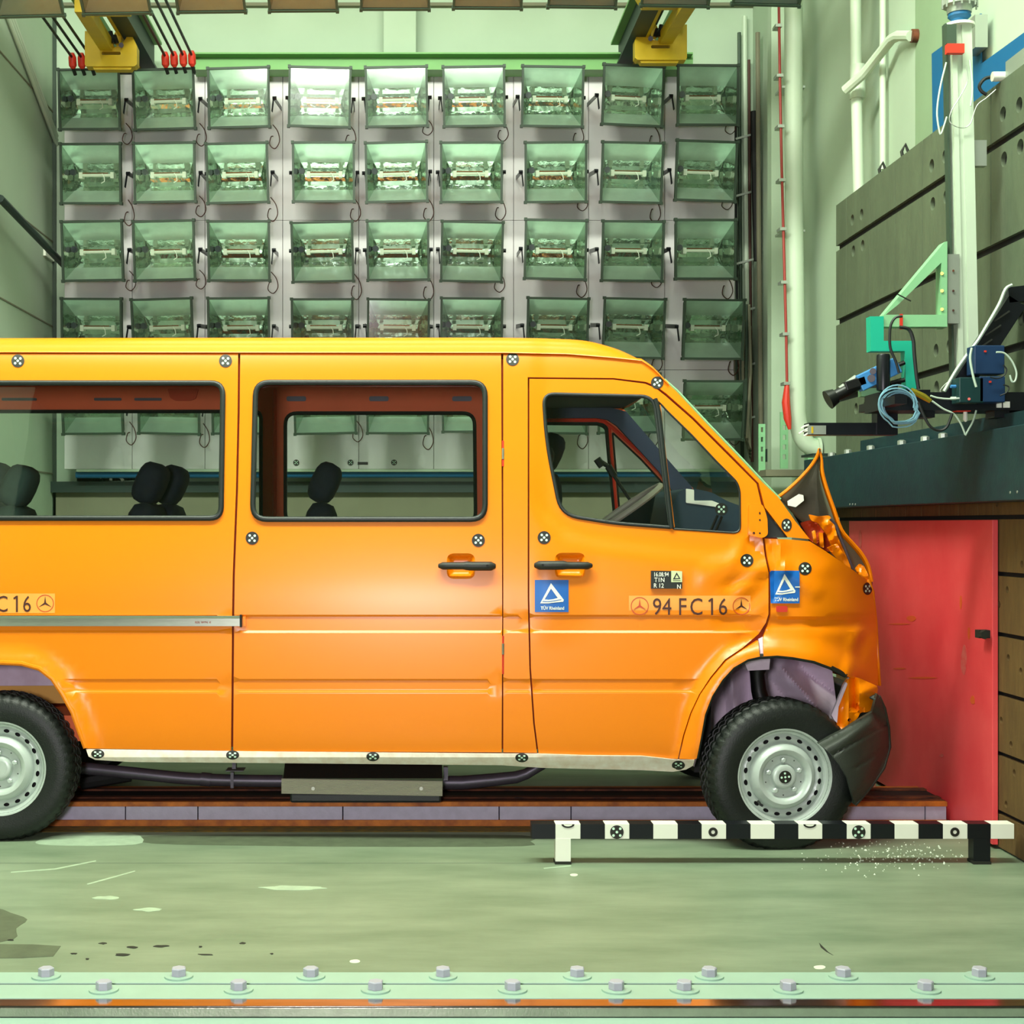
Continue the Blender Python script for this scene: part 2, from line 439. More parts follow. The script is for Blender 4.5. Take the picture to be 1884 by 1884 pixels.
# floor marks and stains (thin real films)
def film(name, pts, m, label, cat, z=.0012, grp=None):
    ps = [P(x, y, fy(y)) for x, y in pts]
    mb = MB(); n = len(ps)
    mb.add([(p.x, p.y, z) for p in ps]+[(p.x, p.y, 0) for p in ps], [tuple(range(n)), tuple(reversed(range(n, 2*n)))]+[(i, (i+1) % n, n+(i+1) % n, n+i) for i in range(n)])
    me = mb
    o = mb.build(name, m); bm = bmesh.new(); bm.from_mesh(o.data); bmesh.ops.recalc_face_normals(bm, faces=bm.faces); bmesh.ops.triangulate(bm, faces=bm.faces); bm.to_mesh(o.data); bm.free()
    return tag(o, label, cat, grp)
def blob(cx, cy, rx, ry, seed, n=22, rough=.3):
    R = random.Random(seed); n = max(8, n//2); return catmull([(cx+rx*math.cos(2*PI*k/n)*(1+R.uniform(-rough, rough)), cy+ry*math.sin(2*PI*k/n)*(1+R.uniform(-rough, rough))) for k in range(n)], 3, True)
film('stain', catmull([(-60,1675),(-5,1672),(20,1680),(50,1692),(30,1708),(25,1728),(-60,1735)], 3, True), 'grime', 'dark grey scuffed stain beside a white splash, pointed end towards the bolts', 'floor stain')
film('stain', [(-60,1737),(60,1738),(112,1741),(98,1760),(40,1763),(-60,1764)], 'grime', 'long dark grey patch on the floor next to black chips', 'floor stain')
film('stain', blob(275, 1674, 24, 3.2, 3), 'spill', 'short white splash on green floor, nearer the bolted strip', 'floor stain')
film('stain', blob(195, 1652, 22, 3.0, 5), 'spill', 'faint pale splash on green floor, nearer the rear wheel', 'floor stain')
film('stain', blob(653, 1769, 10, 3.2, 8, rough=.08), 'crumb', 'small round white paint spot below the sliding door', 'floor stain')
film('stain', blob(1508, 1780, 11, 3.6, 9, rough=.08), 'crumb', 'round white paint spot below the striped bar', 'floor stain')
film('stain', blob(1056, 1610, 7, 2.4, 10, rough=.1), 'crumb', 'tiny white spot beside the white leg of the bar', 'floor stain')
film('stain', catmull([(66,1549),(120,1535),(240,1533),(262,1551),(200,1556),(90,1555)], 3, True), 'spill', 'pale dried spill next to the rear tyre', 'floor stain')
film('stain', blob(540, 1634, 60, 4, 12, n=40, rough=.2), 'spill', 'faint pale smear on the floor below the muffler guard', 'floor stain')
film('stain', catmull([(250,1540),(400,1536),(640,1535),(960,1537),(975,1548),(960,1557),(700,1558),(460,1556),(280,1552)], 3, True), 'grime', 'long dark scuffed smudge on the floor along the guide rail', 'floor stain', z=.0008)
chips = [(190,1736,7,1.6),(245,1743,10,2),(296,1741,14,2.2),(226,1757,20,2),(378,1757,14,1.6),(446,1736,7,1.8),(368,1742,3,1.5),(160,1765,4,1.5),(20,1730,5,1.5),(136,1755,8,1.3),(500,1755,3,1.2)]
CL = ['upper one of the first pair past the dark grey patch', 'second in the upper line from the dark grey patch', 'largest jagged one in the upper line', 'ragged double one below the upper line, nearer the patch', 'ragged double one in the lower line, farther from the patch', 'farthest from the dark grey patch in the upper line', 'tiny speck between the largest and the farthest', 'tiny one lowest beside the patch end', 'on the edge of the dark grey patch', 'first in the lower line past the dark grey patch', 'single speck farthest towards the sliding door']
for i, (x, y, rx, ry) in enumerate(chips):
    film('floor_chip', blob(x, y, rx, ry, 40+i, n=12, rough=.45), 'chip', 'small black floor chip, %s' % CL[i], 'floor damage', grp='black chips in the worn floor coating')
film('stain', [(1507,1735),(1513,1741),(1524,1752),(1533,1758),(1520,1751),(1510,1743)], 'chip', 'dark scratch on the floor below the striped bar', 'floor stain')
for pts_, lb in (([(160,1626),(200,1615),(248,1602),(249,1603.5),(202,1617),(161,1628)], 'long pale scratch on the floor between rear wheel and white splash'), ([(20,1604),(100,1598),(176,1583),(177,1585),(102,1600),(20,1606)], 'long pale scratch on the floor just below the rear wheel'), ([(1000,1597),(1050,1592),(1051,1594),(1001,1599)], 'short pale scratch near the white leg of the bar')):
    film('scratch', pts_, 'spill', lb, 'floor scratch', z=.0007)
R = random.Random(5); gr = MB()
for i in range(260):
    cx = R.gauss(1640, 75); cy = R.gauss(1572, 17)
    if not (1460 < cx < 1790 and 1548 < cy < 1640): continue
    c = P(cx, cy, fy(cy)); r = R.uniform(.0015, .006); a = R.uniform(0, 6)
    gr.add([(c.x+r*math.cos(a+k*2.1), c.y+r*math.sin(a+k*2.1), 0) for k in range(3)]+[(c.x, c.y, r*1.2)], [(0,1,3),(1,2,3),(2,0,3)])
o = gr.build('glass_crumbs', 'crumb'); o['kind'] = 'stuff'; tag(o, 'scattered crumbs of broken glass on the floor behind the striped bar', 'broken glass')

# ------------------------------------------------------------ striped scale bar
yb_ = fy(1590)
t = thing('scale_bar', 'low black and white striped measuring bar on two legs beside the front wheel', 'measuring bar', (P(1420,1590,yb_).x, yb_, 0))
zt = P(0,1516,yb_).z; zb_ = P(0,1543.5,yb_).z
edges = [978,1022,1068,1113,1158,1202,1247,1291,1336,1381,1425,1469,1513,1558,1602,1646,1690,1735,1780,1823,1866]
for i in range(20):
    a, b = edges[i], edges[i+1]; white = i % 2 == 1
    MB().box((P(a,1530,yb_).x, yb_, zb_), (P(b,1530,yb_).x, yb_+.075, zt)).build('bar_segment', 'white' if white else 'black_metal', t, 'white segment' if white else 'black segment', bevel=.0012)
def leg(px0, px1, m):
    lg = MB().box((P(px0,0,yb_).x, yb_-.001, .012), (P(px1,0,yb_).x, yb_+.06, zb_+.002)).build('leg', m, t, 'white leg' if m == 'white' else 'black leg')
    f = MB().box((P(px0-1,0,yb_).x, yb_-.006, 0), (P(px1+1,0,yb_).x, yb_+.066, .012)).build('leg_foot', 'chip', lg); f.matrix_parent_inverse = Matrix()
leg(1022, 1050, 'white'); leg(1791, 1822, 'black_metal')
def bar_marker(cx, cy, r, kind):
    b = MB(); s = flat(yb_-.002)
    if kind == 'dots':
        sheet(circ(cx, cy, r, 24), [], s, 8, .0015, mb=b)
        for dx, dy in ((0,0),(-.5,-.5),(.5,-.5),(-.5,.5),(.5,.5)): sheet(circ(cx+dx*r, cy+dy*r, r*.2, 10), [], flat(yb_-.003), 8, .0008, mb=b, mi=1)
    else: sheet(circ(cx, cy, r, 24), [circ(cx, cy, r*.42, 16)], s, 8, .0015, mb=b)
    b.build('target_marker', ['marker_black', 'marker_white'], t, 'black ring marker' if kind != 'dots' else 'round black marker with white dots')
bar_marker(1135, 1531, 12.5, 'dots'); bar_marker(1312, 1531, 8.5, 'ring'); bar_marker(1580, 1531, 12.5, 'dots'); bar_marker(1757, 1531, 8.5, 'ring')
for cx in (1045, 1490):
    b = MB(); sheet([(cx+12*math.cos(a), 1516.5+7*math.sin(a)) for a in [PI*k/12 for k in range(13)]], [], flat(yb_-.002), 6, .001, mb=b)
    sheet([(cx+8*math.cos(a), 1517+3.5*math.sin(a)) for a in [PI*k/12 for k in range(13)]], [], flat(yb_-.003), 6, .001, mb=b, mi=1)
    b.build('target_marker', ['marker_black', 'white'], t, 'half of a black ring marker at the top edge')

# ------------------------------------------------------------ VAN
van = thing('van', 'orange minibus with crushed nose and raised crumpled bonnet, standing before the red board', 'van', (0, .95, 0))
PROF = [(2.6,.50),(2.345,.30),(2.30,.235),(2.24,.20),(2.1,.165),(1.9,.125),(1.7,.085),(1.46,.045),(1.3,.022),(1.15,.006),(1.0,0),(.75,0),(.55,.006),(.43,.018),(.36,.04),(.2,.12),(-1,.4)]
def prof(z):
    for i in range(len(PROF)-1):
        a, b = PROF[i], PROF[i+1]
        if z >= b[0]:
            if z >= a[0]: return a[1]
            def sl(k):
                if k <= 0 or k >= len(PROF)-1: return 0
                return (PROF[k+1][1]-PROF[k-1][1])/(PROF[k+1][0]-PROF[k-1][0])
            h = b[0]-a[0]; tt = (z-a[0])/h; m0 = sl(i)*h; m1 = sl(i+1)*h
            return (2*tt**3-3*tt**2+1)*a[1]+(tt**3-2*tt**2+tt)*m0+(-2*tt**3+3*tt**2)*b[1]+(tt**3-tt**2)*m1
    return PROF[-1][1]
def ss(a, b, x):
    t_ = max(0, min(1, (x-a)/(b-a))); return t_*t_*(3-2*t_)
def yaw(px): return -.00010*px if px > -400 else .04
FARCH = [(1277,1411),(1282,1395),(1289,1360),(1297,1315),(1310,1281),(1329,1251),(1350,1228),(1376,1213),(1400,1208),(1430,1206),(1459,1209),(1498,1216),(1530,1228),(1557,1243)]
RARCH = [(-157,1376),(-143,1339),(-133,1310),(-114,1276),(-96,1249),(-72,1230),(-40,1221),(0,1219),(40,1221),(72,1230),(96,1249),(114,1276),(133,1310),(143,1339),(157,1376)]
BELT = [(975,930),(1000,962),(1035,995),(1090,1012),(1200,1026),(1330,1040),(1400,1046)]
CREASES = [ # (p0, p1, width px, amplitude m; + = pushed in)
 ((1372,985),(1412,1040),14,.016),((1372,985),(1352,1030),16,-.010),((1352,1030),(1300,1060),30,-.008),((1340,1075),(1412,1060),14,.014),
 ((1412,1040),(1365,1080),16,-.012),((1365,1120),(1414,1075),20,.012),((1430,995),(1445,1050),15,-.020),((1445,1050),(1500,1088),20,-.014),((1424,1000),(1424,1100),10,.014),
 ((1500,1150),(1608,1138),18,.012),((1575,1165),(1560,1240),16,-.030),((1612,1150),(1575,1200),22,.020),((1545,1060),(1605,1140),30,.012),
 ((1385,1150),(1330,1140),16,.010),((1398,1165),(1360,1185),18,.012)]
def feat(px, py):
    y = 0.0
    xe = 1 if px < 1405 else 0
    # recessed trim bands
    if px < 1412: y += .008*(ss(1131, 1134.5, py)-ss(1160, 1164.5, py))*(1 if px < 1380 else 1-(px-1380)/32)
    else: y += .014*(ss(1134, 1140, py)-ss(1150, 1162, py))
    if 118 < px < 1280: y += .006*(ss(1249, 1252, py)-ss(1270, 1274, py))*ss(118, 130, px)*(1-ss(1268, 1280, px))
    # shoulder below the front door window
    if px > 968:
        by = None
        for i in range(len(BELT)-1):
            if BELT[i][0] <= px <= BELT[i+1][0]: by = BELT[i][1]+(BELT[i+1][1]-BELT[i][1])*(px-BELT[i][0])/(BELT[i+1][0]-BELT[i][0])
        if px > 1400: by = 1046
        if px < 975: by = 930
        y += .016*(1-ss(by-34, by+8, py))*ss(968, 1010, px)
        # pillar strip behind door edge swells
    y += -.012*ss(968, 1010, px)*(1-ss(1010, 1100, px))*ss(980, 1060, py)*(1-ss(1100, 1200, py))
    # wheel arch flares
    if px > 1225 and py > 1155:
        d = pathdist((px, py), FARCH)
        y -= .055*(1-ss(2, 46, d))
    if px < 200 and py > 1180:
        d = pathdist((px, py), RARCH); y -= .035*(1-ss(2, 32, d))
    # nose sweeps back
    if px > 1470: y += .30*((px-1470)/145)**2.2
    if px > 1280:
        for a, b, wd, am in CREASES:
            d = segdist((px, py), a, b)
            if d < wd: y += am*(1-d/wd)
    return y
def near_y(px, py):
    y = 0
    for _ in range(3):
        z = EYE-(py-CY)*(D0+y)/F; y = prof(z)+yaw(px)
    return y+feat(px, py)
def near(px, py, off=0.0): return P(px, py, near_y(px, py)-off)
def noff(off): return lambda px, py: near(px, py, off)
ROWS = (1128.5,1131,1132.8,1134.5,1157.5,1160,1162.3,1164.5,1167.5,1246.5,1249,1250.5,1252,1267.5,1270,1272,1274,1277)
W1 = roundpoly([(-330,700),(415,700),(411,958),(-330,958)], [28,28,26,28])
W2 = roundpoly([(466,699),(897,699),(897,960),(460,960)], [30,30,32,32])
W3 = roundpoly([(997,722),(1205,727),(1236,973),(1129,965),(1030,949),(1003,815)], [24,26,2,30,34,60])
W4 = roundpoly([(1211,738),(1227,756),(1273,801),(1316,847),(1356,887),(1361,903),(1362,981),(1238,973)], [0,6,0,0,12,8,14,3])
def rear_panel():
    o = [(-420,651),(438,651),(437,760),(434,900),(428,1060),(427,1130),(425,1381),(159,1377)]+list(reversed(RARCH))[1:]+[(-420,1376)]
    return sheet(o, [W1], near, 13, .02, ROWS, 26).build('rear_side_panel', 'orange_paint', van, 'orange rear side panel with long window')
rear_panel()
sliding = sheet([(442,651),(922,651),(923,900),(924,1134),(923,1384),(429,1382),(431,1130),(432,1060),(438,900),(441,760)], [W2, rrect(822,1018,874,1065,14,6)], near, 12, .02, ROWS, 24).build('sliding_door', 'orange_paint', van, 'orange sliding door with one window')
fd_out = [(974,697),(1129,698.5),(1187,706),(1206,714),(1224,728),(1273,771),(1347,845),(1392,890),(1402,934),(1403,990),(1407,1022),(1414,1054),(1414,1130),(1409,1146),(1396,1166),(1366,1192),(1334,1213),(1307,1246),(1286,1278),(1270,1312),(1257,1352),(1247,1396),(1079,1389),(991,1386),(984,1330),(977,1230),(974,1100)]
fdoor = sheet(fd_out, [W3, W4, rrect(1021,1017,1077,1064,14,6)], near, 10, .02, ROWS, 18).build('front_door', 'orange_paint', van, 'orange front door buckled at its front edge')
fr = [(926,652),(1000,653),(1043,654),(1129,660),(1181,665),(1204,680),(1218,696),(1244,720),(1301,781),(1359,841),(1402,887),(1432,915),(1464,960),(1490,992),(1449,988),(1407,933),(1396,889),(1350,842),(1276,768),(1226,724),(1207,710),(1188,702.5),(1129,695.5),(971,694),(971,1100),(974,1230),(981,1330),(988,1385),(926,1384)]
sheet(fr, [], near, 10, .02, ROWS, 18).build('pillar_frame', 'orange_paint', van, 'orange centre pillar and windscreen pillar')
fen = [(1407,991),(1447,992),(1490,996),(1519,1014),(1571,1050),(1594,1068),(1605,1089),(1608,1105),(1613,1146),(1614,1204),(1616,1262),(1590,1254),(1562,1246)]+list(reversed(FARCH))[:6]+[(1405,1208),(1404,1175),(1412,1150),(1418,1132),(1418,1054),(1411,1022)]
sheet(fen, [], near, 8, .02, (1134,1140,1150,1156,1162), 10).build('front_wing', 'orange_paint', van, 'crumpled orange front wing')
fl = [(1250,1396),(1260,1352),(1273,1312),(1289,1278),(1310,1248),(1337,1216),(1368,1195),(1395,1179),(1398,1208)]+list(reversed(FARCH))[6:-1]+[(1278,1397)]
sheet(fl, [], noff(.004), 7, .05).build('arch_flare', 'orange_paint', van)
MB_ = MB(); MB_.tube([near(x, y, .0)+Vector((0, .012, 0)) for x, y in FARCH[1:]], .012, 8)
MB_.build('arch_lip', 'rubber', van, 'dark inner lip of the front wheel arch')
MB().tube([near(x, y, .0)+Vector((0, .006, 0)) for x, y in RARCH], .012, 8).build('arch_lip', 'orange_paint', van)
sheet([(1396,1176),(1404,1172),(1404,1206),(1399,1207)], [], noff(-.01), 10, .02).build('gap_seal', 'liner', van)
# white sill
def sillsurf(px, py):
    b = near_y(px, 1383)
    tt = ss(1380, 1416, py); return P(px, py, b-.004+.05*tt**2-.012*math.sin(PI*min(1, max(0, (py-1380)/34))))
sheet([(158,1378),(427,1382),(499,1383),(924,1387),(990,1387),(1079,1390),(1180,1391),(1246,1398),(1278,1398),(1275,1409),(1262,1416),(1238,1420),(1180,1417),(1002,1413),(923,1408),(499,1404),(239,1402),(175,1398),(163,1392)], [], sillsurf, 9, .06).build('sill', 'primer_white', van, 'roughly white painted sill')
# roof: loft of cross sections
def interp(tab, x):
    if x <= tab[0][0]: return tab[0][1]
    for a, b in zip(tab, tab[1:]):
        if x <= b[0]: return a[1]+(b[1]-a[1])*(x-a[0])/(b[0]-a[0])
    return tab[-1][1]
TOP = [(-420,624),(0,622),(800,621),(950,621.5),(1015,623),(1078,627),(1129,640),(1158,652),(1181,664),(1204,680),(1218,696),(1244,720)]
TOP = [(x, y) for x, y in catmull(TOP, 5)]
GUT = [(-420,649),(0,648.5),(925,649.5),(1043,652),(1129,659),(1181,664.5),(1204,681),(1218,697),(1244,721)]
xs = [-420+i*40 for i in range(30)]+[780+i*10 for i in range(46)]
xs = [x for x in xs if x <= 1240]
rb = MB(); rows_ = []
for px in xs:
    g = interp(GUT, px); tp = interp(TOP, px); g2 = max(g, tp+1.0)
    p0 = near(px, g2, .0); yg = p0.y; A = P(px, tp+ (g2-tp)*.55, yg+.012); B = P(px, tp+(g2-tp)*.18, yg+.045); Cc = P(px, tp+.2, yg+.085)
    lip = p0+Vector((0, -.012, 0))
    lip2 = P(px, g2-2.5, yg-.010)
    zc = Cc.z; prof_ = [p0+Vector((0, .01, -.004)), lip, lip2, P(px, g2-4.5, yg+.002), A, B, Cc, Vector((Cc.x, Cc.y+.09, zc-.004)), Vector((Cc.x, .5, zc+.0)), Vector((Cc.x, .95+yaw(px), zc+.01))]
    full = prof_+[Vector((q.x, 2*(.95+yaw(px))-q.y, q.z)) for q in reversed(prof_[:-1])]
    rows_.append(full)
n = len(rows_[0])
rb.add([p for r in rows_ for p in r], [(i*n+j, (i+1)*n+j, (i+1)*n+j+1, i*n+j+1) for i in range(len(rows_)-1) for j in range(n-1)], 0, True)
rb.build('roof', 'orange_paint', van, sharp=50)
# backing shell inside the seams, seen as dark lines and as window reveals
def grow(poly, k):
    cx = sum(p[0] for p in poly)/len(poly); cy = sum(p[1] for p in poly)/len(poly)
    return [(cx+(x-cx)*(1+k), cy+(y-cy)*(1+k)) for x, y in poly]
shell = [(-420,655),(1170,662),(1204,684),(1244,724),(1359,845),(1425,912),(1425,985),(1440,1000),(1440,1160),(1405,1185),(1340,1205),(1300,1240),(1262,1330),(1245,1380),(180,1372)]+[(x*1.04, y-8) for x, y in reversed(RARCH)][1:-1]+[(-420,1372)]
W34 = roundpoly([(994,716),(1207,722),(1232,750),(1360,880),(1366,985),(1236,978),(1129,971),(1024,955),(998,815)], 8)
sheet(shell, [grow(W1, .015), grow(W2, .02), W34], noff(-.035), 30, .0).build('inner_shell', 'seam', van, 'red-brown inner body showing in the door gaps')
# window rubber seals and glass
def seal(poly, r=5.2, inset=4.5, par=van, off=.006):
    c = Vector((sum(p[0] for p in poly)/len(poly), sum(p[1] for p in poly)/len(poly)))
    q = resample(poly, 14); n = len(q); out = []
    for i in range(n):
        a = Vector(q[i-1]); b = Vector(q[(i+1) % n]); tt = (b-a).normalized(); nn = Vector((-tt.y, tt.x)); p = Vector(q[i])
        if (c-p).dot(nn) < 0: nn = -nn
        out.append(tuple(p+nn*inset))
    MB().tube([near(x, y, off) for x, y in out], r/400, 10, True, sy=.9).build('window_seal', 'rubber', par)
    return out
def pane(poly, par, off=-.006, lab=None):
    sheet(poly, [], noff(off), 40, .0).build('window_pane', 'van_glass', par, lab)
seal(W1); pane(W1, van); seal(W2, par=sliding); pane(W2, sliding)
seal(W3, 3.4, 2.5, fdoor, .002); pane(W3, fdoor)
pane(W4, fdoor)
q = [near(x, y, .006) for x, y in catmull([(1205,734),(1212,760),(1222,850),(1229,910),(1236,972)], 4)]
MB().tube(q, .0115, 8).build('window_divider', 'rubber', fdoor)
MB().tube([near(x, y, .001) for x, y in resample(W4, 10)], .0045, 6, True).build('window_seal', 'rubber', fdoor)
# slim vertical orange frame beside divider
MB().tube([near(x, y, .004) for x, y in [(1214,745),(1220,800),(1232,905),(1240,970)]], .0035, 6).build('window_frame', 'orange_paint', fdoor)
# gutter line along doors
# handles
def handle(x0, x1, rx0, rx1, cy, par, keyx):
    dish = MB()
    out = rrect(rx0, cy-23, rx1, cy+24, 14, 6)
    def ds(px, py):
        ex = min(px-rx0, rx1-px, py-(cy-23), (cy+24)-py); return near(px, py, -.034*ss(0, 12, ex))
    sheet(out, [], ds, 3.5, .01, mb=dish)
    dish.build('handle_recess', 'orange_paint', par)
    h = MB(); pts = []; rr = []
    for i in range(15):
        f = i/14; x = x0+5+(x1-x0-10)*f
        pts.append(near(x, cy+(.6 if f > .5 else 0), .028-.010*(2*f-1)**4)); rr.append((8.2 if ((f > .7) == (keyx > .5) or (f < .3) == (keyx < .5)) and abs(f-keyx) < .35 else 6.8)/400*(1 if 0 < i < 14 else .55))
    h.tube(pts, rr, 12)
    ho = h.build('door_handle', 'handle_black', par, sharp=60)
    k = near(x0+(x1-x0)*keyx, cy, .047)
    MB().cyl(k, k+Vector((0, .008, 0)), .006, 10).build('keyhole', 'deep_black', par)
    for sx in (x0+9, x1-9):
        pass
handle(802, 916, 822, 874, 1041, sliding, .83); handle(979, 1094, 1021, 1077, 1040, fdoor, .17)
# sliding rail
rl = MB()
def railseg(x0, x1):
    pts = [(x0+(x1-x0)*i/8) for i in range(9)]
    for (pa, pb, off, dp) in ((1133,1138,.016,.02),(1138,1146,.004,.01),(1146,1152,.016,.02)):
        vs = []
        for x in pts:
            for py, o in ((pa, off), (pb, off), (pb, off-dp), (pa, off-dp)): vs.append(near(x, py, o+.006))
        fs = []
        for i in range(8):
            for k in range(4): fs.append((i*4+k, i*4+(k+1) % 4, (i+1)*4+(k+1) % 4, (i+1)*4+k))
        fs += [(3,2,1,0), (32,33,34,35)]
        rl.add(vs, fs)
railseg(-400, 441)
rl.build('door_rail', 'aluminium', van, 'aluminium sliding door rail')
MB().box(near(441,1131,.02), near(446,1153,-.01)).build('rail_stop', 'deep_black', van)
sheet([(447,1134),(452,1134),(452,1152),(447,1152)], [], noff(.012), 8, .015).build('rail_end_cap', 'orange_paint', van)
# body hinges in the gap between doors
for (a, b) in ((811, 858), (1170, 1240)):
    MB().tube([near(925.5, a, -.002), near(925.5, b, -.002)], .005, 8).build('hinge', 'red', van)
    MB().tube([near(925.5, a+14, .000), near(925.5, a+34, .000)], .006, 8).build('hinge_pin', 'aluminium', van)
# target stickers
def marker(px, py, r=12, ry=None, surf=None, par=None, rot=0, off=.0025):
    surf = surf or near; ry = ry or r; b = MB(); so = lambda o: (lambda x, y: surf(x, y)+Vector((0, -o, 0)))
    sheet(circ(px, py, 1, 20, r, ry), [], so(off), 6, .002, mb=b)
    for k in range(5):
        dx, dy = (0, 0) if k == 4 else (.54*math.cos(rot+PI/4+k*PI/2), .54*math.sin(rot+PI/4+k*PI/2))
        sheet(circ(px+dx*r, py+dy*ry, 1, 8, r*.2, ry*.2), [], so(off+.001), 6, .0006, mb=b, mi=1)
    return b.build('target_marker', ['marker_black', 'marker_white'], par if par is not None else van, 'round black marker with five white dots')
for (x, y) in ((33,664),(415,664),(943,661),(464,990),(880,994),(1001,989),(1374,1031),(1481,1046)): marker(x, y, rot=.05)
marker(1209,704,11.5,11.5,rot=.2); marker(1447,966,9.5,12,rot=-.1); marker(1596,1083,8.5,11.5)
for (x, y) in ((180,1387),(428,1389),(686,1392),(960,1394),(1248,1408)):
    marker(x, y, 12, 8.5, surf=sillsurf)
# stickers
def decal(poly, m, off, name, par=van, label=None, holes=(), step=14, th=.0008):
    return sheet(poly, list(holes), noff(off), step, th).build(name, m, par, label)
def logo(x0, y0, x1, y1, eo=0.0):
    st = decal([(x0,y0),(x1,y0),(x1,y1),(x0,y1)], 'sticker_blue', .003+eo, 'sticker', label='square blue sticker with a white triangle', step=4)
    W = x1-x0; H = y1-y0; u = lambda a, b: (x0+a*W, y0+b*H)
    d = decal([u(.48,.10),u(.86,.62),u(.84,.68),u(.62,.70),u(.40,.73),u(.16,.73)], 'white', .0045+eo, 'triangle_mark', st, holes=[[u(.48,.27),u(.68,.56),u(.55,.60),u(.40,.62),u(.29,.61)]], step=4)
    d.matrix_parent_inverse = Matrix()
    d = decal([u(.24,.655),u(.40,.665),u(.60,.635),u(.78,.60),u(.79,.615),u(.60,.655),u(.40,.685),u(.22,.675)], 'sticker_blue', .0055+eo, 'triangle_mark', st, step=4); d.matrix_parent_inverse = Matrix()
    tx = text_mesh('TÜV Rheinland', x0+.52*W, y0+.865*H, .13*H, .82, near, .0048+eo, 'lettering', 'white', st, bold=.02); tx.matrix_parent_inverse = Matrix()
logo(984, 1067, 1046, 1126); logo(1418, 1050, 1471, 1110, .006)
decal([(1416,1052),(1422,1052),(1422,1109),(1418,1109)], 'sticker_blue', .008, 'sticker_edge', step=4)
decal([(1463,1079),(1472,1079),(1472,1081),(1463,1081)], 'white', .011, 'sticker_tab')
sheet(rrect(1429,1115,1449,1126,3), [], noff(.012), 8, .014).build('side_repeater', ['red'], van, 'small reddish side repeater stub')
def one(cx, cy, h, par):
    w_ = h*.115
    o = decal([(cx-w_/2, cy+h/2), (cx+w_/2, cy+h/2), (cx+w_/2, cy-h/2), (cx-w_*.4, cy-h/2), (cx-h*.22, cy-h*.36), (cx-h*.19, cy-h*.27), (cx-w_/2, cy-h*.34)], 'sticker_ink', .003, 'lettering', par, step=8); o.matrix_parent_inverse = Matrix()
def band_sticker(x0, y0, x1, y1): return decal([(x0,y0),(x1,y0),(x1,y1),(x0,y1)], 'sticker_orange', .0012, 'number_sticker', label='pale orange number strip')
def star(cx, cy, r, par, m):
    o = decal(circ(cx, cy, r, 28), 'logo_red', .0024, 'emblem_ring', par, holes=[circ(cx, cy, r*.92, 28)], step=30); o.matrix_parent_inverse = Matrix()
    pts = []
    for k in range(3):
        a = -PI/2+k*2*PI/3; pts.append((cx+r*.84*math.cos(a), cy+r*.84*math.sin(a))); a += PI/3; pts.append((cx+r*.13*math.cos(a), cy+r*.13*math.sin(a)))
    o = decal(pts, m, .0024, 'emblem_star', par, step=30); o.matrix_parent_inverse = Matrix()
nb = band_sticker(1157, 1096, 1381, 1133)
star(1177,1115,16.5,nb,'logo_red'); star(1364,1115,16,nb,'sticker_ink')
for s_, x, wd in (('94', 1218, 38), ('F', 1256, 14), ('C', 1281, 20), ('6', 1330, 20)):
    tx = text_mesh(s_, x, 1116, 31, .82, near, .003, 'lettering', 'sticker_ink', nb); tx.matrix_parent_inverse = Matrix()
one(1310, 1116, 31, nb)
nb = band_sticker(-120, 1092, 101, 1128)
star(-98,1110,16,nb,'logo_red')
one(31, 1111, 30, nb)
star(83,1110,16,nb,'sticker_ink')
for s_, x in (('F', -21), ('C', 4), ('6', 50), ('94', -59)):
    tx = text_mesh(s_, x, 1111, 30, .78, near, .003, 'lettering', 'sticker_ink', nb); tx.matrix_parent_inverse = Matrix()
cd = sheet([(1198,1050),(1255,1051),(1255,1083),(1198,1083)], [], noff(.014), 20, .013).build('test_card', 'card_black', van, 'small black card with date lettering')
c2 = sheet([(1235,1050),(1255,1051),(1255,1071),(1235,1071)], [], noff(.016), 20, .002).build('card_patch', 'card_cream', cd, 'cream corner with triangle mark'); c2.matrix_parent_inverse = Matrix()
c2 = sheet([(1245,1053),(1252,1065),(1238,1066)], [[(1245,1057),(1249,1063.5),(1241.5,1064)]], noff(.0168), 20, .0005).build('triangle_mark', 'card_black', cd); c2.matrix_parent_inverse = Matrix()
c2 = sheet([(1238,1067.5),(1252,1067.5),(1252,1068.5),(1238,1068.5)], [], noff(.0168), 20, .0005).build('triangle_mark', 'card_black', cd); c2.matrix_parent_inverse = Matrix()
for s_, x, y, h, sx in (('16.08.94', 1216, 1056.5, 8, .75), ('T1N', 1212, 1066.5, 8, .9), ('R 12', 1211, 1077, 8, .9), ('N', 1248, 1079, 8, .9)):
    c2 = text_mesh(s_, x, y, h, sx, near, .0165, 'lettering', 'white', cd, bold=.01); c2.matrix_parent_inverse = Matrix()
tx = text_mesh('REIL WYN. K', 375, 1144.5, 4, .9, near, .024, 'lettering', 'red_cable', van)
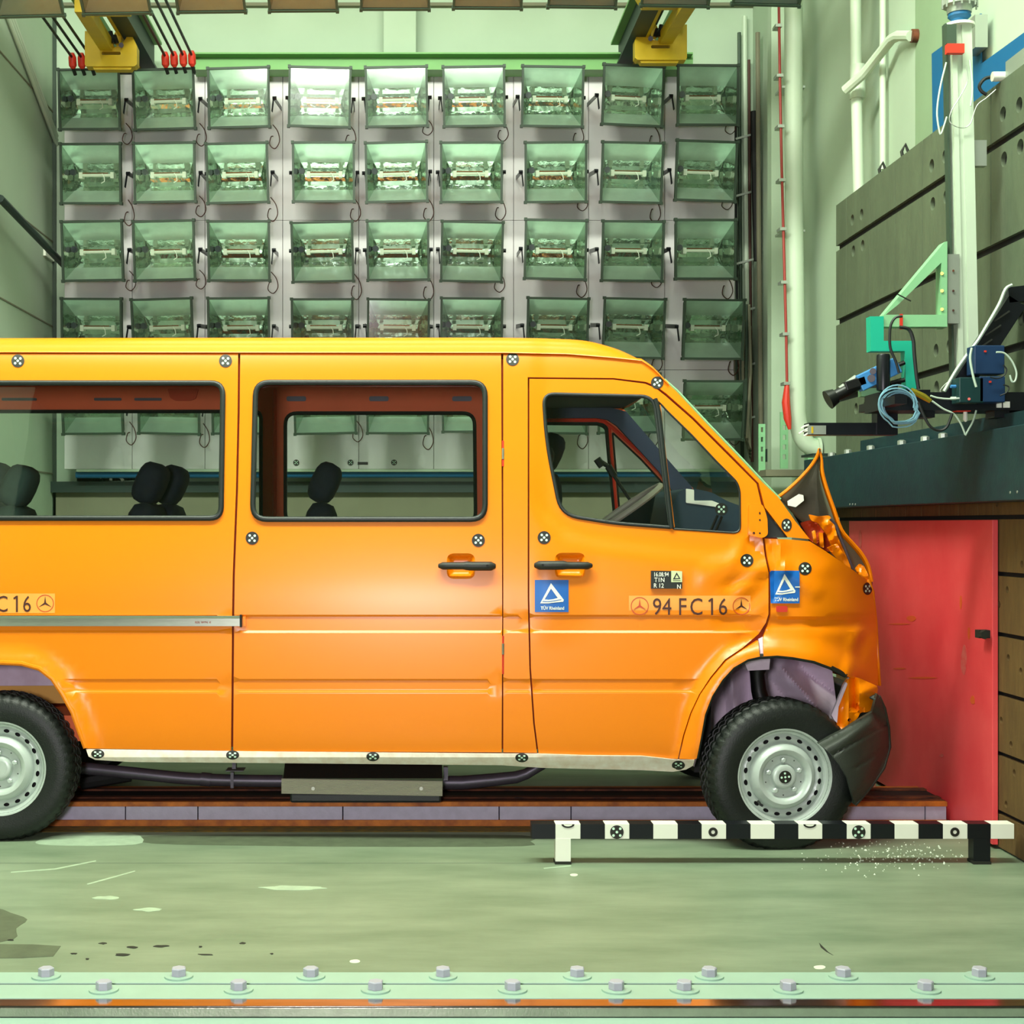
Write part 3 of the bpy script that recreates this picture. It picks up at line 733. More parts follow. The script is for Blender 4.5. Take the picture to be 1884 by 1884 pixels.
# mirror bracket, black triangle, screen edge
sheet([(1404,934),(1449,989),(1404,989)], [], noff(-.01), 20, .02).build('pillar_trim', 'deep_black', van, 'black triangular trim at the pillar foot')
mb_ = MB(); sheet(roundpoly([(1378,926),(1403,928),(1408,940),(1412,955),(1413,984),(1404,990),(1377,985)], 5), [circ(1398,943,1.6,8),circ(1398,981,1.8,8),circ(1387,981,2.4,10),circ(1398,956,1.4,8)], noff(.018), 7, .024, mb=mb_)
mbk = mb_.build('mirror_bracket', 'orange_paint', van, 'bare orange mirror bracket with screw holes')
sheet([(1383,938),(1403,940),(1406,980),(1381,978)], [], noff(.012), 20, 0).build('bracket_back', 'seam', van)
for i, (x, y) in enumerate(((1398,945),(1387,980),(1398,981),(1398,957))): MB().cyl(near(x, y, .0195), near(x, y, .012), .004, 8).build('screw_hole', 'deep_black', van)
MB().tube([near(x, y, -.02) for x, y in [(1222,698),(1246,719),(1303,780),(1361,840),(1404,886),(1436,919)]], .006, 6).build('screen_trim', 'mint_paint', van, 'pale edge of the windscreen')
# windscreen glass across the van, front scuttle
ws = MB(); L = [(1226,704),(1246,722),(1303,783),(1361,843),(1404,889),(1445,932)]
vs = []
for x, y in L:
    a = near(x, y, -.03); b = Vector((a.x, 2*(.95+yaw(x))-a.y, a.z)); 
    for k in range(9): f = k/8; q = a.lerp(b, f); q.x += .12*math.sin(PI*f); q.z += .02*math.sin(PI*f); vs.append(q)
ws.add(vs, [(i*9+j, i*9+j+1, (i+1)*9+j+1, (i+1)*9+j) for i in range(5) for j in range(8)], 0, True)
ws.build('windscreen', 'van_glass', van)
# front arch insides
def liner_plate(poly, y, m, name, lab=None): return sheet(poly, [], flat(y), 60, .01).build(name, m, van, lab)
def arch_roof(ARCH, m, y1=.62):
    b = MB(); vs = []
    pts = ARCH
    for x, y in pts:
        a = near(x, y, -.02); vs += [a, Vector((a.x, y1, a.z+.01))]
    b.add(vs, [(2*i, 2*i+1, 2*i+3, 2*i+2) for i in range(len(pts)-1)], 0, True); return b
arch_roof(FARCH, 0).build('wheel_arch_liner', 'liner', van, 'lavender grey inside of the front wheel arch')
arch_roof(RARCH, 0).build('wheel_arch_liner', 'liner', van, 'lavender grey inside of the rear wheel arch')
def bk(px, py, y): # same sight point moved to depth y keeping world x and z of the body side
    p = near(px, py); return (CX+p.x*F/(D0+y), CY-(p.z-EYE)*F/(D0+y))
yy = .55
pl = [bk(x, y, yy) for x, y in [(1250,1420),(1262,1300),(1310,1230),(1400,1190),(1520,1200),(1590,1250),(1600,1400),(1560,1440)]]
def crump(y): 
    R = random.Random(3); cs = [((1440,1230),(1500,1300),30,-.10),((1345,1240),(1355,1340),16,-.06),((1500,1300),(1535,1340),24,-.06),((1470,1230),(1560,1290),30,.08),((1375,1240),(1375,1300),12,.04)]
    def f(px, py):
        yv = y
        for a, b, wd, am in cs:
            d = segdist((px, py), a, b)
            if d < wd: yv += am*(1-d/wd)
        return P(px, py, yv)
    return f
sheet(pl, [], crump(.5), 4.5, .01).build('inner_wing', 'liner', van, 'crumpled lavender grey inner wing')
sheet([bk(x, y, .5) for x, y in [(-150,1400),(-150,1200),(170,1200),(158,1286),(-150,1286)]], [], flat(.5), 60, .01).build('inner_wing', 'liner', van)
sheet([bk(x, y, .48) for x, y in [(-150,1283),(165,1283),(165,1318),(-150,1318)]], [], flat(.48), 60, .01).build('floor_edge', 'tan_board', van, 'tan board edge above the rear wheel')
sheet([(1368,1214),(1417,1212),(1415,1232),(1376,1234)], [], flat(.02), 30, .1).build('strut_mount', 'liner', van)
st = MB(); st.tube([P(1395,1226,.12), P(1393,1240,.12), P(1396,1270,.12), P(1404,1300,.12)], [.045,.034,.036,.040], 16)
st.build('suspension_strut', 'black', van, 'black suspension strut')
MB().box((P(1300,0,.2).x, .1, .30), (P(1270,0,.2).x+.0, .6, .62)).build('chassis_block', 'deep_black', van)
# underbody floor pan, far running gear
MB().box((P(-400,0,0).x, .14, .44), (P(1250,0,0).x, 1.75, .56)).build('floor_pan', 'orange_inside_shaded', van)
MB().box((-1.45, .5, .30), (-1.25, 1.6, .42)).build('rear_axle', 'deep_black', van)
MB().tube([P(150,1440,.5), P(240,1425,.5)], .035, 8).build('axle_arm', 'deep_black', van)
# exhaust
ex = catmull([(130,1413),(160,1414),(250,1423),(340,1432),(430,1436),(520,1437)], 4)
b = MB(); b.tube([P(x, y, .45) for x, y in ex], .030, 12); b.tube([P(370,1433,.45), P(388,1435,.45)], .034, 12)
b.build('exhaust_pipe', 'pipe_grey', van, 'grey exhaust pipe')
ex2 = [(815,1440),(850,1440),(905,1435),(950,1430),(968,1424),(985,1414),(1000,1405)]
b = MB(); b.tube([P(x, y, .45) for x, y in ex2], [.034,.034,.032,.030,.027,.026,.026], 12); b.build('exhaust_pipe', 'pipe_grey', van, 'grey exhaust pipe bending upwards')
b = MB(); b.box(P(424,1450,.42), P(432,1418,.47)).box(P(415,1418,.40), P(452,1413,.5)).box(P(427,1415,.42), P(436,1400,.47)); b.build('exhaust_hanger', 'pipe_grey', van)
b = MB(); b.box(P(816,1436,.36), P(824,1409,.40)); b.build('exhaust_hanger', 'pipe_grey', van)
# ribbed guard
yg = .22
b = MB()
g0 = P(521,0,yg).x; g1 = P(814,0,yg).x
zz = [EYE-(py-CY)*(D0+yg)/F for py in (1408,1432,1460,1478)]
b.add([(g0,yg+.10,zz[0]),(g1,yg+.10,zz[0]),(g1,yg,zz[1]),(g0,yg,zz[1]),(g0,yg+.35,zz[0]),(g1,yg+.35,zz[0])], [(0,3,2,1),(4,0,1,5)])
b.build('guard_top', 'rubber', van, 'dark upper half of the ribbed guard')
b = MB(); nr = 13; vs = []; x0 = P(518,0,yg).x; x1 = P(814,0,yg).x
for i in range(nr*2+1):
    z = zz[1]+(zz[2]-zz[1])*i/(nr*2); yv = yg-.004-(.006 if i % 2 else 0); vs += [(x0, yv, z-(.0)), (x1, yv, z-.012)]
b.add(vs, [(2*i, 2*i+2, 2*i+3, 2*i+1) for i in range(nr*2)]); b.build('ribbed_guard', 'ribbed_alu', van, 'ribbed aluminium heat guard')
for px in (576, 775): MB().cyl(P(px,1451,yg-.012), P(px,1451,yg-.022), .009, 10).build('guard_screw', 'white', van)
MB().box((P(533,0,yg).x, yg+.01, zz[3]), (P(812,0,yg).x, yg+.3, zz[2])).build('muffler', 'rubber', van, 'dark muffler box', bevel=.01)

# wheels
def wheel(loc, yawr, par, dirty=False, cap=True, near_side=True, full=True):
    e = bpy.data.objects.new('wheel', None); C.objects.link(e); e.parent = par
    e.matrix_parent_inverse = Matrix.Translation(-par.location); e['local'] = 1; e.empty_display_size = .1
    e.location = loc; e.rotation_euler = (0, 0, yawr)
    R_ = .345
    prof_t = [(.205,.000),(.218,-.012),(.26,-.022),(.30,-.020),(.322,-.008),(.337,.012),(.342,.026),(.343,.034),(.338,.036),(.338,.042),(.345,.045),(.346,.07),(.339,.072),(.339,.08),(.346,.083),(.346,.11),(.339,.113),(.339,.12),(.346,.123),(.345,.15),(.338,.152),(.338,.158),(.342,.16),(.335,.185),(.30,.21),(.22,.205)]
    n = 144
    def cells(k, j, r):
        if 4 <= j <= 22 and j not in (8, 9):
            g = (k+(j//5)*1) % 3 == 0
            if g: r -= .008 if j != 4 else .003
        return r
    tb = MB(); tb.lathe(prof_t, n, cells=cells)
    gz = .002-loc[2]
    tb.v = [(x, y, max(z, gz)) for x, y, z in tb.v]
    tb.build('tyre', 'tyre', e, 'black tyre with blocky tread', sharp=28)
    rb = MB(); rb.lathe([(.222,.014),(.2235,-.002),(.217,-.012),(.210,-.010),(.204,.004),(.200,.012),(.192,.016),(.188,.030)], 64)
    # vented disc zone
    def surf2(u, v):
        r = math.hypot(u, v); y = .030-.012*ss(.155, .172, r)+.0*r
        return Vector((u, y, v))
    nh = 20
    holes = []
    for k in range(nh):
        a = 2*PI*(k+.5)/nh; c = (.172*math.cos(a), .172*math.sin(a)); hh = []
        for q in range(10):
            b_ = 2*PI*q/10; lx = .0085*math.cos(b_); ly = .0135*math.sin(b_)
            hh.append((c[0]+lx*math.cos(a)-ly*math.sin(a), c[1]+lx*math.sin(a)+ly*math.cos(a)))
        holes.append(hh)
    outer = circ(0, 0, .189, 64); inn = circ(0, 0, .152, 48)
    v, fs = cdt(outer, holes+[inn], .012)
    def sy(r): return .030-.010*math.sin(PI*(r-.152)/.037)
    rb.add([(p[0], sy(math.hypot(*p)), p[1]) for p in v], [tuple(t_) for t_ in fs], 0, True)
    rb.lathe([(.152,.030),(.146,.012),(.136,-.006),(.122,-.014),(.108,-.010),(.098,.004),(.094,.014),(.060,.016),(.055,.010),(.052,-.006),(.046,-.010),(.035,-.010)], 64)
    rb.lathe([(.035,-.010),(.0001,-.010)], 24)
    ri = rb.build('rim', 'rim_paint', e, 'silver steel rim with round vents', sharp=40)
    # make rim normals face out (both sides shown)
    MB().lathe([(.20,.07),(.0001,.07)], 32).build('brake_shadow', 'deep_black', e, 'black disc standing in for the shade behind the rim')  # flat black disc paints the shade seen through the rim vents
    for k in range(5):
        a = PI/2+2*PI*k/5+.05; c = (.074*math.cos(a), .074*math.sin(a))
        MB().tube([(c[0], .016, c[1]), (c[0], -.002, c[1]), (c[0], -.006, c[1])], [.0125,.0125,.008], 6).build('wheel_nut', 'rim_paint', e, sharp=30)
    for k in range(5):
        a = PI/2+2*PI*(k+.5)/5; c = (.085*math.cos(a), .085*math.sin(a))
        MB().cyl((c[0], .0155, c[1]), (c[0], .0135, c[1]), .003, 8).build('rivet_hole', 'deep_black', e)
    if cap:
        mk = MB(); mk.lathe([(.029,-.012),(.0001,-.012)], 24)
        mk.v = mk.v
        for k in range(5):
            dx, dy = (0, 0) if k == 4 else (.017*math.cos(k*PI/2+.1), .017*math.sin(k*PI/2+.1))
            mk.add([(dx+.0052*math.cos(2*PI*q/10), -.0135, dy+.0052*math.sin(2*PI*q/10)) for q in range(10)], [tuple(range(10))], 1)
        mk.build('target_marker', ['marker_black', 'marker_white'], e, 'round black marker with five white dots')
        MB().tube([(-.125,-.010,-.105),(-.118,-.024,-.118),(-.108,-.026,-.124)], .006, 8).build('tyre_valve', 'black', e)
    return e
yf = -.17; c = P(1443, 1429, yf)
wheel((c.x, yf, c.z+.0), math.radians(5), van)
c = P(-1, 1414, .0); wheel((c.x, .0, c.z), 0, van, cap=False)
def far_wheel(x, z, y, py0):
    e = MB(); e.lathe([(.22,.0),(.30,-.01),(.335,.02),(.340,.10),(.335,.18),(.30,.2),(.0001,.2)], 48); e.lathe([(.22,0),(.0001,.03)], 32)
    o = e.build('wheel', 'tyre', van, 'far side wheel'); o.matrix_parent_inverse = Matrix.Translation(-van.location); o.location = (x, y, z)
far_wheel(P(1443,0,-.1).x, .341, 1.62, 0); far_wheel(P(-1,0,0).x, .341, 1.70, 0)

# front bumper, hanging corner, nose closing
bo = [(1506,1368),(1530,1354),(1552,1343),(1583,1323),(1605,1310),(1614,1276),(1620,1284),(1627,1305),(1634,1339),(1636,1374),(1632,1394),(1626,1411),(1605,1443),(1583,1469),(1573,1480),(1566,1455),(1560,1432),(1546,1408),(1530,1388)]
def bsurf(px, py):
    y = -.27+.22*max(0, (px-1540)/96)**2.2
    d = pathdist((px, py), [(1506,1368),(1552,1343),(1605,1310),(1634,1339),(1636,1374),(1605,1443),(1573,1480)])
    y += .05*(1-ss(0, 22, d))**2
    for a, b_ in (((1530,1390),(1634,1330)), ((1575,1412),(1636,1372))):
        dd = segdist((px, py), a, b_); 
        if dd < 4: y += .010*(1-dd/4)
    return P(px, py, y)
sheet(bo, [], bsurf, 5, .03).build('bumper', 'bumper_grey', van, 'dark grey plastic bumper pushed back and drooping')
b = MB(); edge = [(1611,1290),(1620,1284),(1627,1305),(1634,1339),(1636,1374),(1626,1411),(1605,1443),(1583,1469),(1573,1480)]
vs = []
for x, y in edge:
    a = bsurf(x, y)
    for k in range(7): f = k/6; vs.append((a.x+.03*math.sin(PI*f), a.y+(1.98-a.y)*f, a.z))
b.add(vs, [(i*7+j, i*7+j+1, (i+1)*7+j+1, (i+1)*7+j) for i in range(len(edge)-1) for j in range(6)], 0, True)
b.build('bumper_front', 'bumper_grey', van, 'dark grey bumper front', solid=.01)
hang = roundpoly([(1562,1247),(1580,1247),(1616,1263),(1613,1282),(1608,1304),(1595,1311),(1583,1310),(1578,1322),(1546,1344),(1538,1331),(1543,1304),(1552,1262)], 6)
def hsurf(px, py):
    y = -.10+.1*max(0, (px-1560)/60)**2
    for a, b_, wd, am in (((1570,1247),(1571,1300),9,.05),((1571,1300),(1583,1310),8,.03),((1552,1262),(1546,1335),12,.03),((1616,1263),(1585,1275),16,-.03),((1560,1300),(1560,1330),10,-.02)):
        d = segdist((px, py), a, b_)
        if d < wd: y += am*(1-d/wd)
    return P(px, py, y)
sheet(hang, [circ(1577,1296.5,2.5,8,.9,1.5), circ(1563,1325,3,8,1.2,1.2)], hsurf, 5, .03).build('torn_corner', 'orange_paint', van, 'torn orange headlamp corner hanging behind the bumper')
sheet([(1540,1290),(1600,1290),(1600,1306),(1575,1318),(1545,1335)], [], flat(.02), 30, 0).build('torn_corner_back', 'deep_black', van)
sheet([(1530,1316),(1552,1262),(1562,1247),(1558,1262),(1543,1300),(1540,1330),(1535,1325)], [], flat(-.09), 12, .02).build('bent_bracket', 'liner', van)
nose = [(1519,1014),(1571,1050),(1594,1068),(1605,1089),(1608,1105),(1613,1146),(1614,1204),(1616,1262)]
b = MB(); vs = []
for i, (x, y) in enumerate(nose):
    a = near(x, y, -.004)
    for k in range(9):
        f = k/8; vs.append((a.x+.015*math.sin(PI*f)*(i > 1)+.006*math.sin(7*f+i), a.y+(1.8-a.y)*f, a.z-.02*math.sin(PI*f)))
b.add(vs[9*2:], [(i*9+j, i*9+j+1, (i+1)*9+j+1, (i+1)*9+j) for i in range(len(nose)-3) for j in range(8)], 0, True)
b.build('nose_panel', 'orange_paint', van, 'flattened orange nose panel', solid=.01)
# bonnet
eL = catmull([(1432,914),(1448,902),(1470,882),(1490,860),(1502,842),(1508,826)], 3)
eR = catmull([(1508,826),(1512,846),(1513,868),(1521,898),(1534,935),(1548,974),(1566,996),(1585,1018),(1598,1042),(1604,1070)], 3)
eR2 = catmull([(1508,826),(1509,850),(1510,875),(1515,900),(1521,925),(1528,950),(1536,972)], 3)
b = MB(); n1 = 14; n2 = 10; vs = []
def at_(path, f):
    k = f*(len(path)-1); i = min(int(k), len(path)-2); u = k-i; return (path[i][0]*(1-u)+path[i+1][0]*u, path[i][1]*(1-u)+path[i+1][1]*u)
eRs = eR[:16]
for i in range(n1+1):
    f = i/n1; A = at_(list(reversed(eL)), f); B = at_(eRs, f)
    for j in range(n2+1):
        g = j/n2; px = A[0]+(B[0]-A[0])*g; py = A[1]+(B[1]-A[1])*g+ (26*f)*math.sin(PI*g)
        vs.append(P(px, py, .12+.10*f+.42*f*math.sin(PI*g)+.05*math.sin(6*g+4*f)*math.sin(PI*g)))
w_ = n2+1
b.add(vs, [(i*w_+j, (i+1)*w_+j, (i+1)*w_+j+1, i*w_+j+1) for i in range(n1) for j in range(n2)], 0, True)
b.build('bonnet_underside', 'hood_under', van, 'grey-green underside of the raised bonnet', solid=.004)
sheet([(1449,922),(1470,909),(1478,911),(1479,921),(1464,933),(1450,930)], [], flat(.16), 20, .004).build('bright_gap_patch', 'white', van, 'white patch standing in for the bright wall showing through the bonnet')  # white sheet in place of a gap with the bright wall behind
MB().tube([P(x, y, .12+.10*i/len(eL)) for i, (x, y) in enumerate(reversed(eL))], .008, 6).build('bonnet_edge', 'orange_paint', van, 'folded orange edge of the bonnet')
MB().tube([P(x, y, .12+.04*i/len(eR)) for i, (x, y) in enumerate(eR)], [.004+.004*min(1, i/6) for i in range(len(eR))], 6).build('bonnet_edge', 'orange_paint', van, 'folded orange edge of the bonnet')
b = MB(); vs = []
for i, (x, y) in enumerate(list(reversed(eL))+[]):
    a = P(x, y, .13+.10*i/len(eL))
    for k in range(7): f = k/6; vs.append((a.x+.36*f, a.y+(1.65-a.y)*f, a.z-.12*f*(1-i/len(eL))))
b.add(vs, [(i*7+j, i*7+j+1, (i+1)*7+j+1, (i+1)*7+j) for i in range(len(eL)-1) for j in range(6)], 0, True)
n0 = len(eR); vs = []
for i, (x, y) in enumerate(eR):
    a = P(x, y, .13+.03*i/n0)
    for k in range(7): f = k/6; vs.append((a.x+.36*f*(1-i/n0), a.y+(1.65-a.y)*f, a.z-.12*f*(1-i/n0)))
b.add(vs, [(i*7+j, (i+1)*7+j, (i+1)*7+j+1, i*7+j+1) for i in range(n0-1) for j in range(6)], 0, True)
b.build('bonnet', 'orange_paint', van, 'raised crumpled orange bonnet', solid=.004)
b2_ = MB(); b2_.add([(x-(.006 if i < len(eL)*7 else -.0)-(.012 if i >= len(eL)*7 else 0), y, z-.012) for i, (x, y, z) in enumerate(b.v)], b.f, 0, True)
b2_.build('bonnet_lining', 'hood_under', van, 'grey-green underside of the raised bonnet')
# dark engine bay and crumpled inner metal
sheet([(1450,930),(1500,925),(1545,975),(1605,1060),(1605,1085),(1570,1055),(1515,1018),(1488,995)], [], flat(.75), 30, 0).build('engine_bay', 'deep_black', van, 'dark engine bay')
def scrap(poly, y, amp, seed, lab=None):
    R = random.Random(seed); cx = sum(p[0] for p in poly)/len(poly); cy = sum(p[1] for p in poly)/len(poly)
    ls = [((R.uniform(cx-25, cx+25), R.uniform(cy-25, cy+25)), (R.uniform(cx-25, cx+25), R.uniform(cy-25, cy+25)), R.uniform(6, 14), R.uniform(-amp, amp)) for _ in range(6)]
    def f(px, py):
        yv = y
        for a, b_, wd, am in ls:
            d = segdist((px, py), a, b_)
            if d < wd: yv += am*(1-d/wd)
        return P(px, py, yv)
    sheet(poly, [], f, 4, .012).build('inner_metal', 'orange_inner' if lab is None else 'orange_paint', van, lab)
scrap(roundpoly([(1472,962),(1490,957),(1512,958),(1532,972),(1545,998),(1524,1016),(1490,994)], 4), .30, .05, 2)
scrap(roundpoly([(1488,946),(1505,950),(1526,948),(1534,962),(1540,985),(1552,1012),(1566,1044),(1545,1034),(1532,1012),(1522,985),(1505,962),(1492,958)], 4), .14, .04, 4, 'bent orange inner wing edge')
scrap(roundpoly([(1494,978),(1500,975),(1503,1000),(1498,1000)], 2), .12, .01, 5, 'bent orange strut')
scrap(roundpoly([(1507,980),(1514,980),(1516,1008),(1509,1006)], 2), .13, .01, 6, 'bent orange strut')
scrap(roundpoly([(1522,1008),(1540,1000),(1560,1030),(1566,1046),(1545,1034)], 2), .10, .03, 7, 'bent orange inner wing edge')
scrap(roundpoly([(1574,1046),(1582,1037),(1590,1042),(1602,1066),(1606,1082),(1592,1068),(1578,1056)], 2), .10, .03, 9, 'bent orange lamp surround')
MB().tube([P(x, y, .11) for x, y in catmull([(1527,955),(1538,966),(1545,985),(1556,1012),(1570,1048)], 3)], .006, 6).build('bonnet_seal', 'pipe_grey', van)
sheet([(1545,980),(1552,985),(1585,1018),(1600,1050),(1603,1068),(1590,1042),(1578,1040),(1572,1052),(1556,1015)], [], flat(.5), 20, 0).build('bonnet_gap', 'deep_black', van)

# far side of the body
def far_y(px, py):
    y = 1.8
    for _ in range(2):
        z = EYE-(py-CY)*(D0+y)/F; y = 1.9-prof(z)+yaw(CX+(px-CX)*1.25)
    return y
def far(px, py, off=0.0): return P(px, py, far_y(px, py)-off)
FW1 = roundpoly([(-200,757),(480,757),(480,962),(-200,962)], [20,14,14,20])
FW2 = roundpoly([(525,760),(873,760),(875,962),(525,962)], [22,22,20,20])
FW3 = roundpoly([(985,778),(1100,779),(1116,786),(1121,844),(1133,962),(985,962)], [8,2,10,0,8,8])
FW4 = roundpoly([(1127,796),(1180,846),(1213,882),(1255,938),(1258,966),(1142,966)], [3,0,0,4,6,4])
sheet([(-200,700),(1050,700),(1105,720),(1152,757),(1272,895),(1340,975),(1400,1100),(1400,1280),(-200,1280)], [FW1, FW2, FW3, FW4], far, 22, .03).build('far_side_panel', 'orange_inside_shaded', van, 'inside of the far body side, orange reddened for shade')
def fseal(poly, r=.010, off=.004): MB().tube([far(x, y, off) for x, y in resample(poly, 14)], r, 6, True).build('window_seal', 'rubber', van)
fseal(FW1, .012); fseal(FW2, .012); fseal(FW3, .014); fseal(FW4, .006)
for W_ in (FW1, FW2, FW3, FW4): sheet(W_, [], lambda x, y: far(x, y, -.01), 60, 0).build('window_pane', 'van_glass', van)
MB().tube([far(x, y, .012) for x, y in [(1121,784),(1126,850),(1136,962)]], .008, 6).build('window_frame', 'red', van)
MB().tube([far(x, y, .02) for x, y in [(1003,773),(1098,773),(1112,776),(1128,788),(1180,834),(1213,868),(1245,912)]], .012, 6).build('door_frame', 'red', van, 'bright red door frame edge')
trim = [(960,735),(1040,736),(1100,744),(1152,757),(1212,826),(1272,895),(1278,905),(1245,915),(1213,868),(1180,832),(1135,783),(1118,772),(1098,769),(960,769)]
sheet(trim, [], lambda x, y: far(x, y, .06), 16, .04).build('pillar_trim', 'trim_blue', van, 'dark blue interior pillar trim')
MB().box((P(985,0,.3).x, .24, P(0,712,.3).z), (P(1215,0,.3).x, 1.6, P(0,703,.3).z)).build('headliner', 'trim_blue', van)
for px in (545, 697, 850): sheet(rrect(px-18, 729, px+18, 738, 4), [], lambda x, y: far(x, y, .012), 30, .01).build('trim_slot', 'pipe_grey', van)
for px, wd in ((35,32),(198,25),(272,25)): sheet(rrect(px-wd, 732, px+wd, 737, 2), [], lambda x, y: far(x, y, .012), 30, .01).build('trim_slot', 'pipe_grey', van)
sheet(roundpoly([(308,715),(365,715),(360,733),(350,737),(322,737),(313,732)], 3), [], lambda x, y: far(x, y, .02), 30, .02).build('grab_recess', 'orange_inner', van)
MB().tube([far(505, y, .02) for y in (715, 800, 900, 960)], .012, 8).build('belt_strip', 'orange_inner', van)
# seats
def seat(px, py, y, k, m, wide=1.0, yaw_=0):
    # px,py head rest centre; k scale px per m
    b = MB(); q = lambda dx, dz, dy: P(px, py, y)+Vector((dx, dy, dz))
    hr = MB(); pts = [q(.0,.10,0), q(-.02,.03,0), q(-.045,-.06,0)]
    def pill(mb, cx, cz, rx, rz, y0, y1, tilt):
        vs = []; n = 16; L = [(y0, .55), (y0+.02, .85), (y0+.05, 1), (y1-.05, 1), (y1-.02, .85), (y1, .55)]
        for (yy_, s_) in L:
            for i in range(n):
                a = 2*PI*i/n; ca = math.copysign(abs(math.cos(a))**.7, math.cos(a))*rx*s_; sa = math.copysign(abs(math.sin(a))**.7, math.sin(a))*rz*s_
                X = cx+ca*math.cos(tilt)-sa*math.sin(tilt); Z = cz+ca*math.sin(tilt)+sa*math.cos(tilt); p = q(X, Z, yy_); vs.append(p)
        fs = [(j*n+i, j*n+(i+1) % n, (j+1)*n+(i+1) % n, (j+1)*n+i) for j in range(5) for i in range(n)]+[tuple(reversed(range(n))), tuple(range(5*n, 6*n))]
        mb.add(vs, fs, 0, True)
    pill(hr, 0, .01, .072, .112, -.13*wide, .13*wide, -.42)
    pill(b, -.04, -.37, .09, .28, -.22*wide, .22*wide, -.12); pill(b, .16, -.70, .26, .08, -.22*wide, .22*wide, .05)
    bo_ = b.build('seat', m, van, sharp=60); h_ = hr.build('headrest', m, bo_, sharp=60); h_.matrix_parent_inverse = Matrix()
    pg = MB(); pg.cyl(q(0,-.08,-.05), q(-.03,-.2,-.05), .007, 6).cyl(q(0,-.08,.05), q(-.03,-.2,.05), .007, 6); o_ = pg.build('headrest_post', 'black', bo_); o_.matrix_parent_inverse = Matrix()
seat(598, 892, 1.1, 348, 'seat_cloth'); seat(278, 893, .9, 350, 'seat_cloth'); seat(316, 896, 1.35, 340, 'seat_cloth')
seat(36, 898, .9, 348, 'seat_green'); seat(-12, 890, 1.3, 348, 'seat_green')
seat(1008, 838, 1.25, 340, 'trim_blue'); seat(985, 860, .55, 340, 'trim_blue')
MB().box((P(560,0,.5).x, .4, .56), (P(562,0,.5).x, .45, .6)).build('seat_rail', 'black', van)
# dash and wheel
b = MB(); prism(roundpoly([(1236,985),(1238,932),(1246,908),(1262,898),(1282,900),(1310,906),(1338,922),(1372,934),(1400,1000),(1380,1200),(1230,1200)], 8), .42, 1.62, mb=b); b.build('dashboard', 'dash', van, 'dark teal dashboard')
sheet(roundpoly([(1262,899),(1277,901),(1277,921),(1310,921),(1335,931),(1335,935),(1262,925)], 2), [], flat(.415), 30, .004).build('paper_label', 'white', van, 'white patch on the dashboard')
marker(1327, 937, 11.5, 11.5, surf=flat(.38), par=van)
b = MB(); b.tube([P(1320,948,.39), P(1308,975,.39)], .006, 6); b.tube([P(1328,950,.39), P(1316,978,.39)], .006, 6); b.build('marker_bracket', 'black', van)
tc_ = P(1150,938,.55); ax = Vector((math.sin(math.radians(34)), 0, math.cos(math.radians(34)))); ax = Vector((-.57,0,.82)); u_ = Vector((.82,0,.57)); v_ = Vector((0,1,0))
pts = [tc_+u_*(.21*math.cos(2*PI*k/32))+v_*(.21*math.sin(2*PI*k/32)) for k in range(32)]
sw = MB().tube(pts, .016, 8, True).build('steering_wheel', 'wheel_tape', van, 'grey taped steering wheel rim')
b = MB(); b.tube([tc_-ax*.02, tc_-ax*.14], [.17,.05], 16); b.tube([tc_-ax*.14, tc_-ax*.5], [.04,.04], 10); o_ = b.build('steering_hub', 'dark_plastic', sw); o_.matrix_parent_inverse = Matrix()
b = MB(); b.tube([P(1166,930,.8), P(1128,873,.8)], .009, 8); b.tube([P(1130,876,.8), P(1119,858,.8)], .019, 8); b.tube([P(1119,858,.8), P(1100,846,.8)], .012, 8); b.tube([P(1098,844,.8), P(1108,858,.8)], .02, 8)
b.build('camera_rod', 'black', van, 'black articulated rod inside the cab')
b = MB(); b.tube([P(1014,886,.25), P(1020,910,.25), P(1030,935,.25), P(1042,946,.25)], [.004,.012,.014,.006], 6); b.build('plastic_cover', 'cable_white', van, 'crumpled clear cover on the seat belt')
# rear closing panel
MB().box((P(-420,0,0).x-.02, .12, .4), (P(-420,0,0).x, 1.8, 2.25)).build('rear_panel', 'orange_paint', van)

# ------------------------------------------------------------ lamp rig
yp = 12.75-D0
pan = thing('lamp_wall', 'tall white backing panel carrying the rows of floodlights', 'lamp panel', (P(735,863,yp).x, yp, P(735,863,yp).z))
def pbox(x0, py0, x1, py1, y0, y1, m, name, par, lab=None):
    a = P(x0, py0, y0); b = P(x1, py1, y0)
    return MB().box((a.x, y0, b.z), (b.x, y1, a.z)).build(name, m, par, lab, bevel=.004)
cols = [118, 243, 377, 520, 660, 798, 945, 1083, 1223, 1352]
for i in range(9):
    for (a, b_) in ((126, 405), (405.6, 680), (680.6, 863)):
        pbox(cols[i]+.4, a, cols[i+1]-.4, b_, yp+(.004*((i+int(a)) % 2)), yp+.12, 'lamp_panel', 'panel', pan)
pbox(140, 863, 1352, 868, yp-.02, yp+.1, 'white_pipe', 'panel_edge', pan)
for px in (545, 645, 725):
    marker(px, 851, 5.5, 5.5, surf=flat(yp-.003), par=pan)
sheet([(658,850),(677,850),(677,855),(658,855)], [], flat(yp-.004), 20, .003).build('label_strip', 'marker_black', pan)
o = MB().tube([P(140,874,yp+.05), P(1352,872,yp+.05)], .028, 10).build('cable_pipe', 'sign_blue'); tag(o, 'blue horizontal pipe under the white lamp panel, seen through the windows', 'pipe')
bn = thing('wall_banner', 'blue banner with a white ringed star seen through the rear window', 'banner', P(270,885,yp+.2))
sheet([(140,866),(405,870),(240,884),(142,888)], [], flat(yp+.25), 60, .02).build('banner_sheet', 'sign_blue', bn)
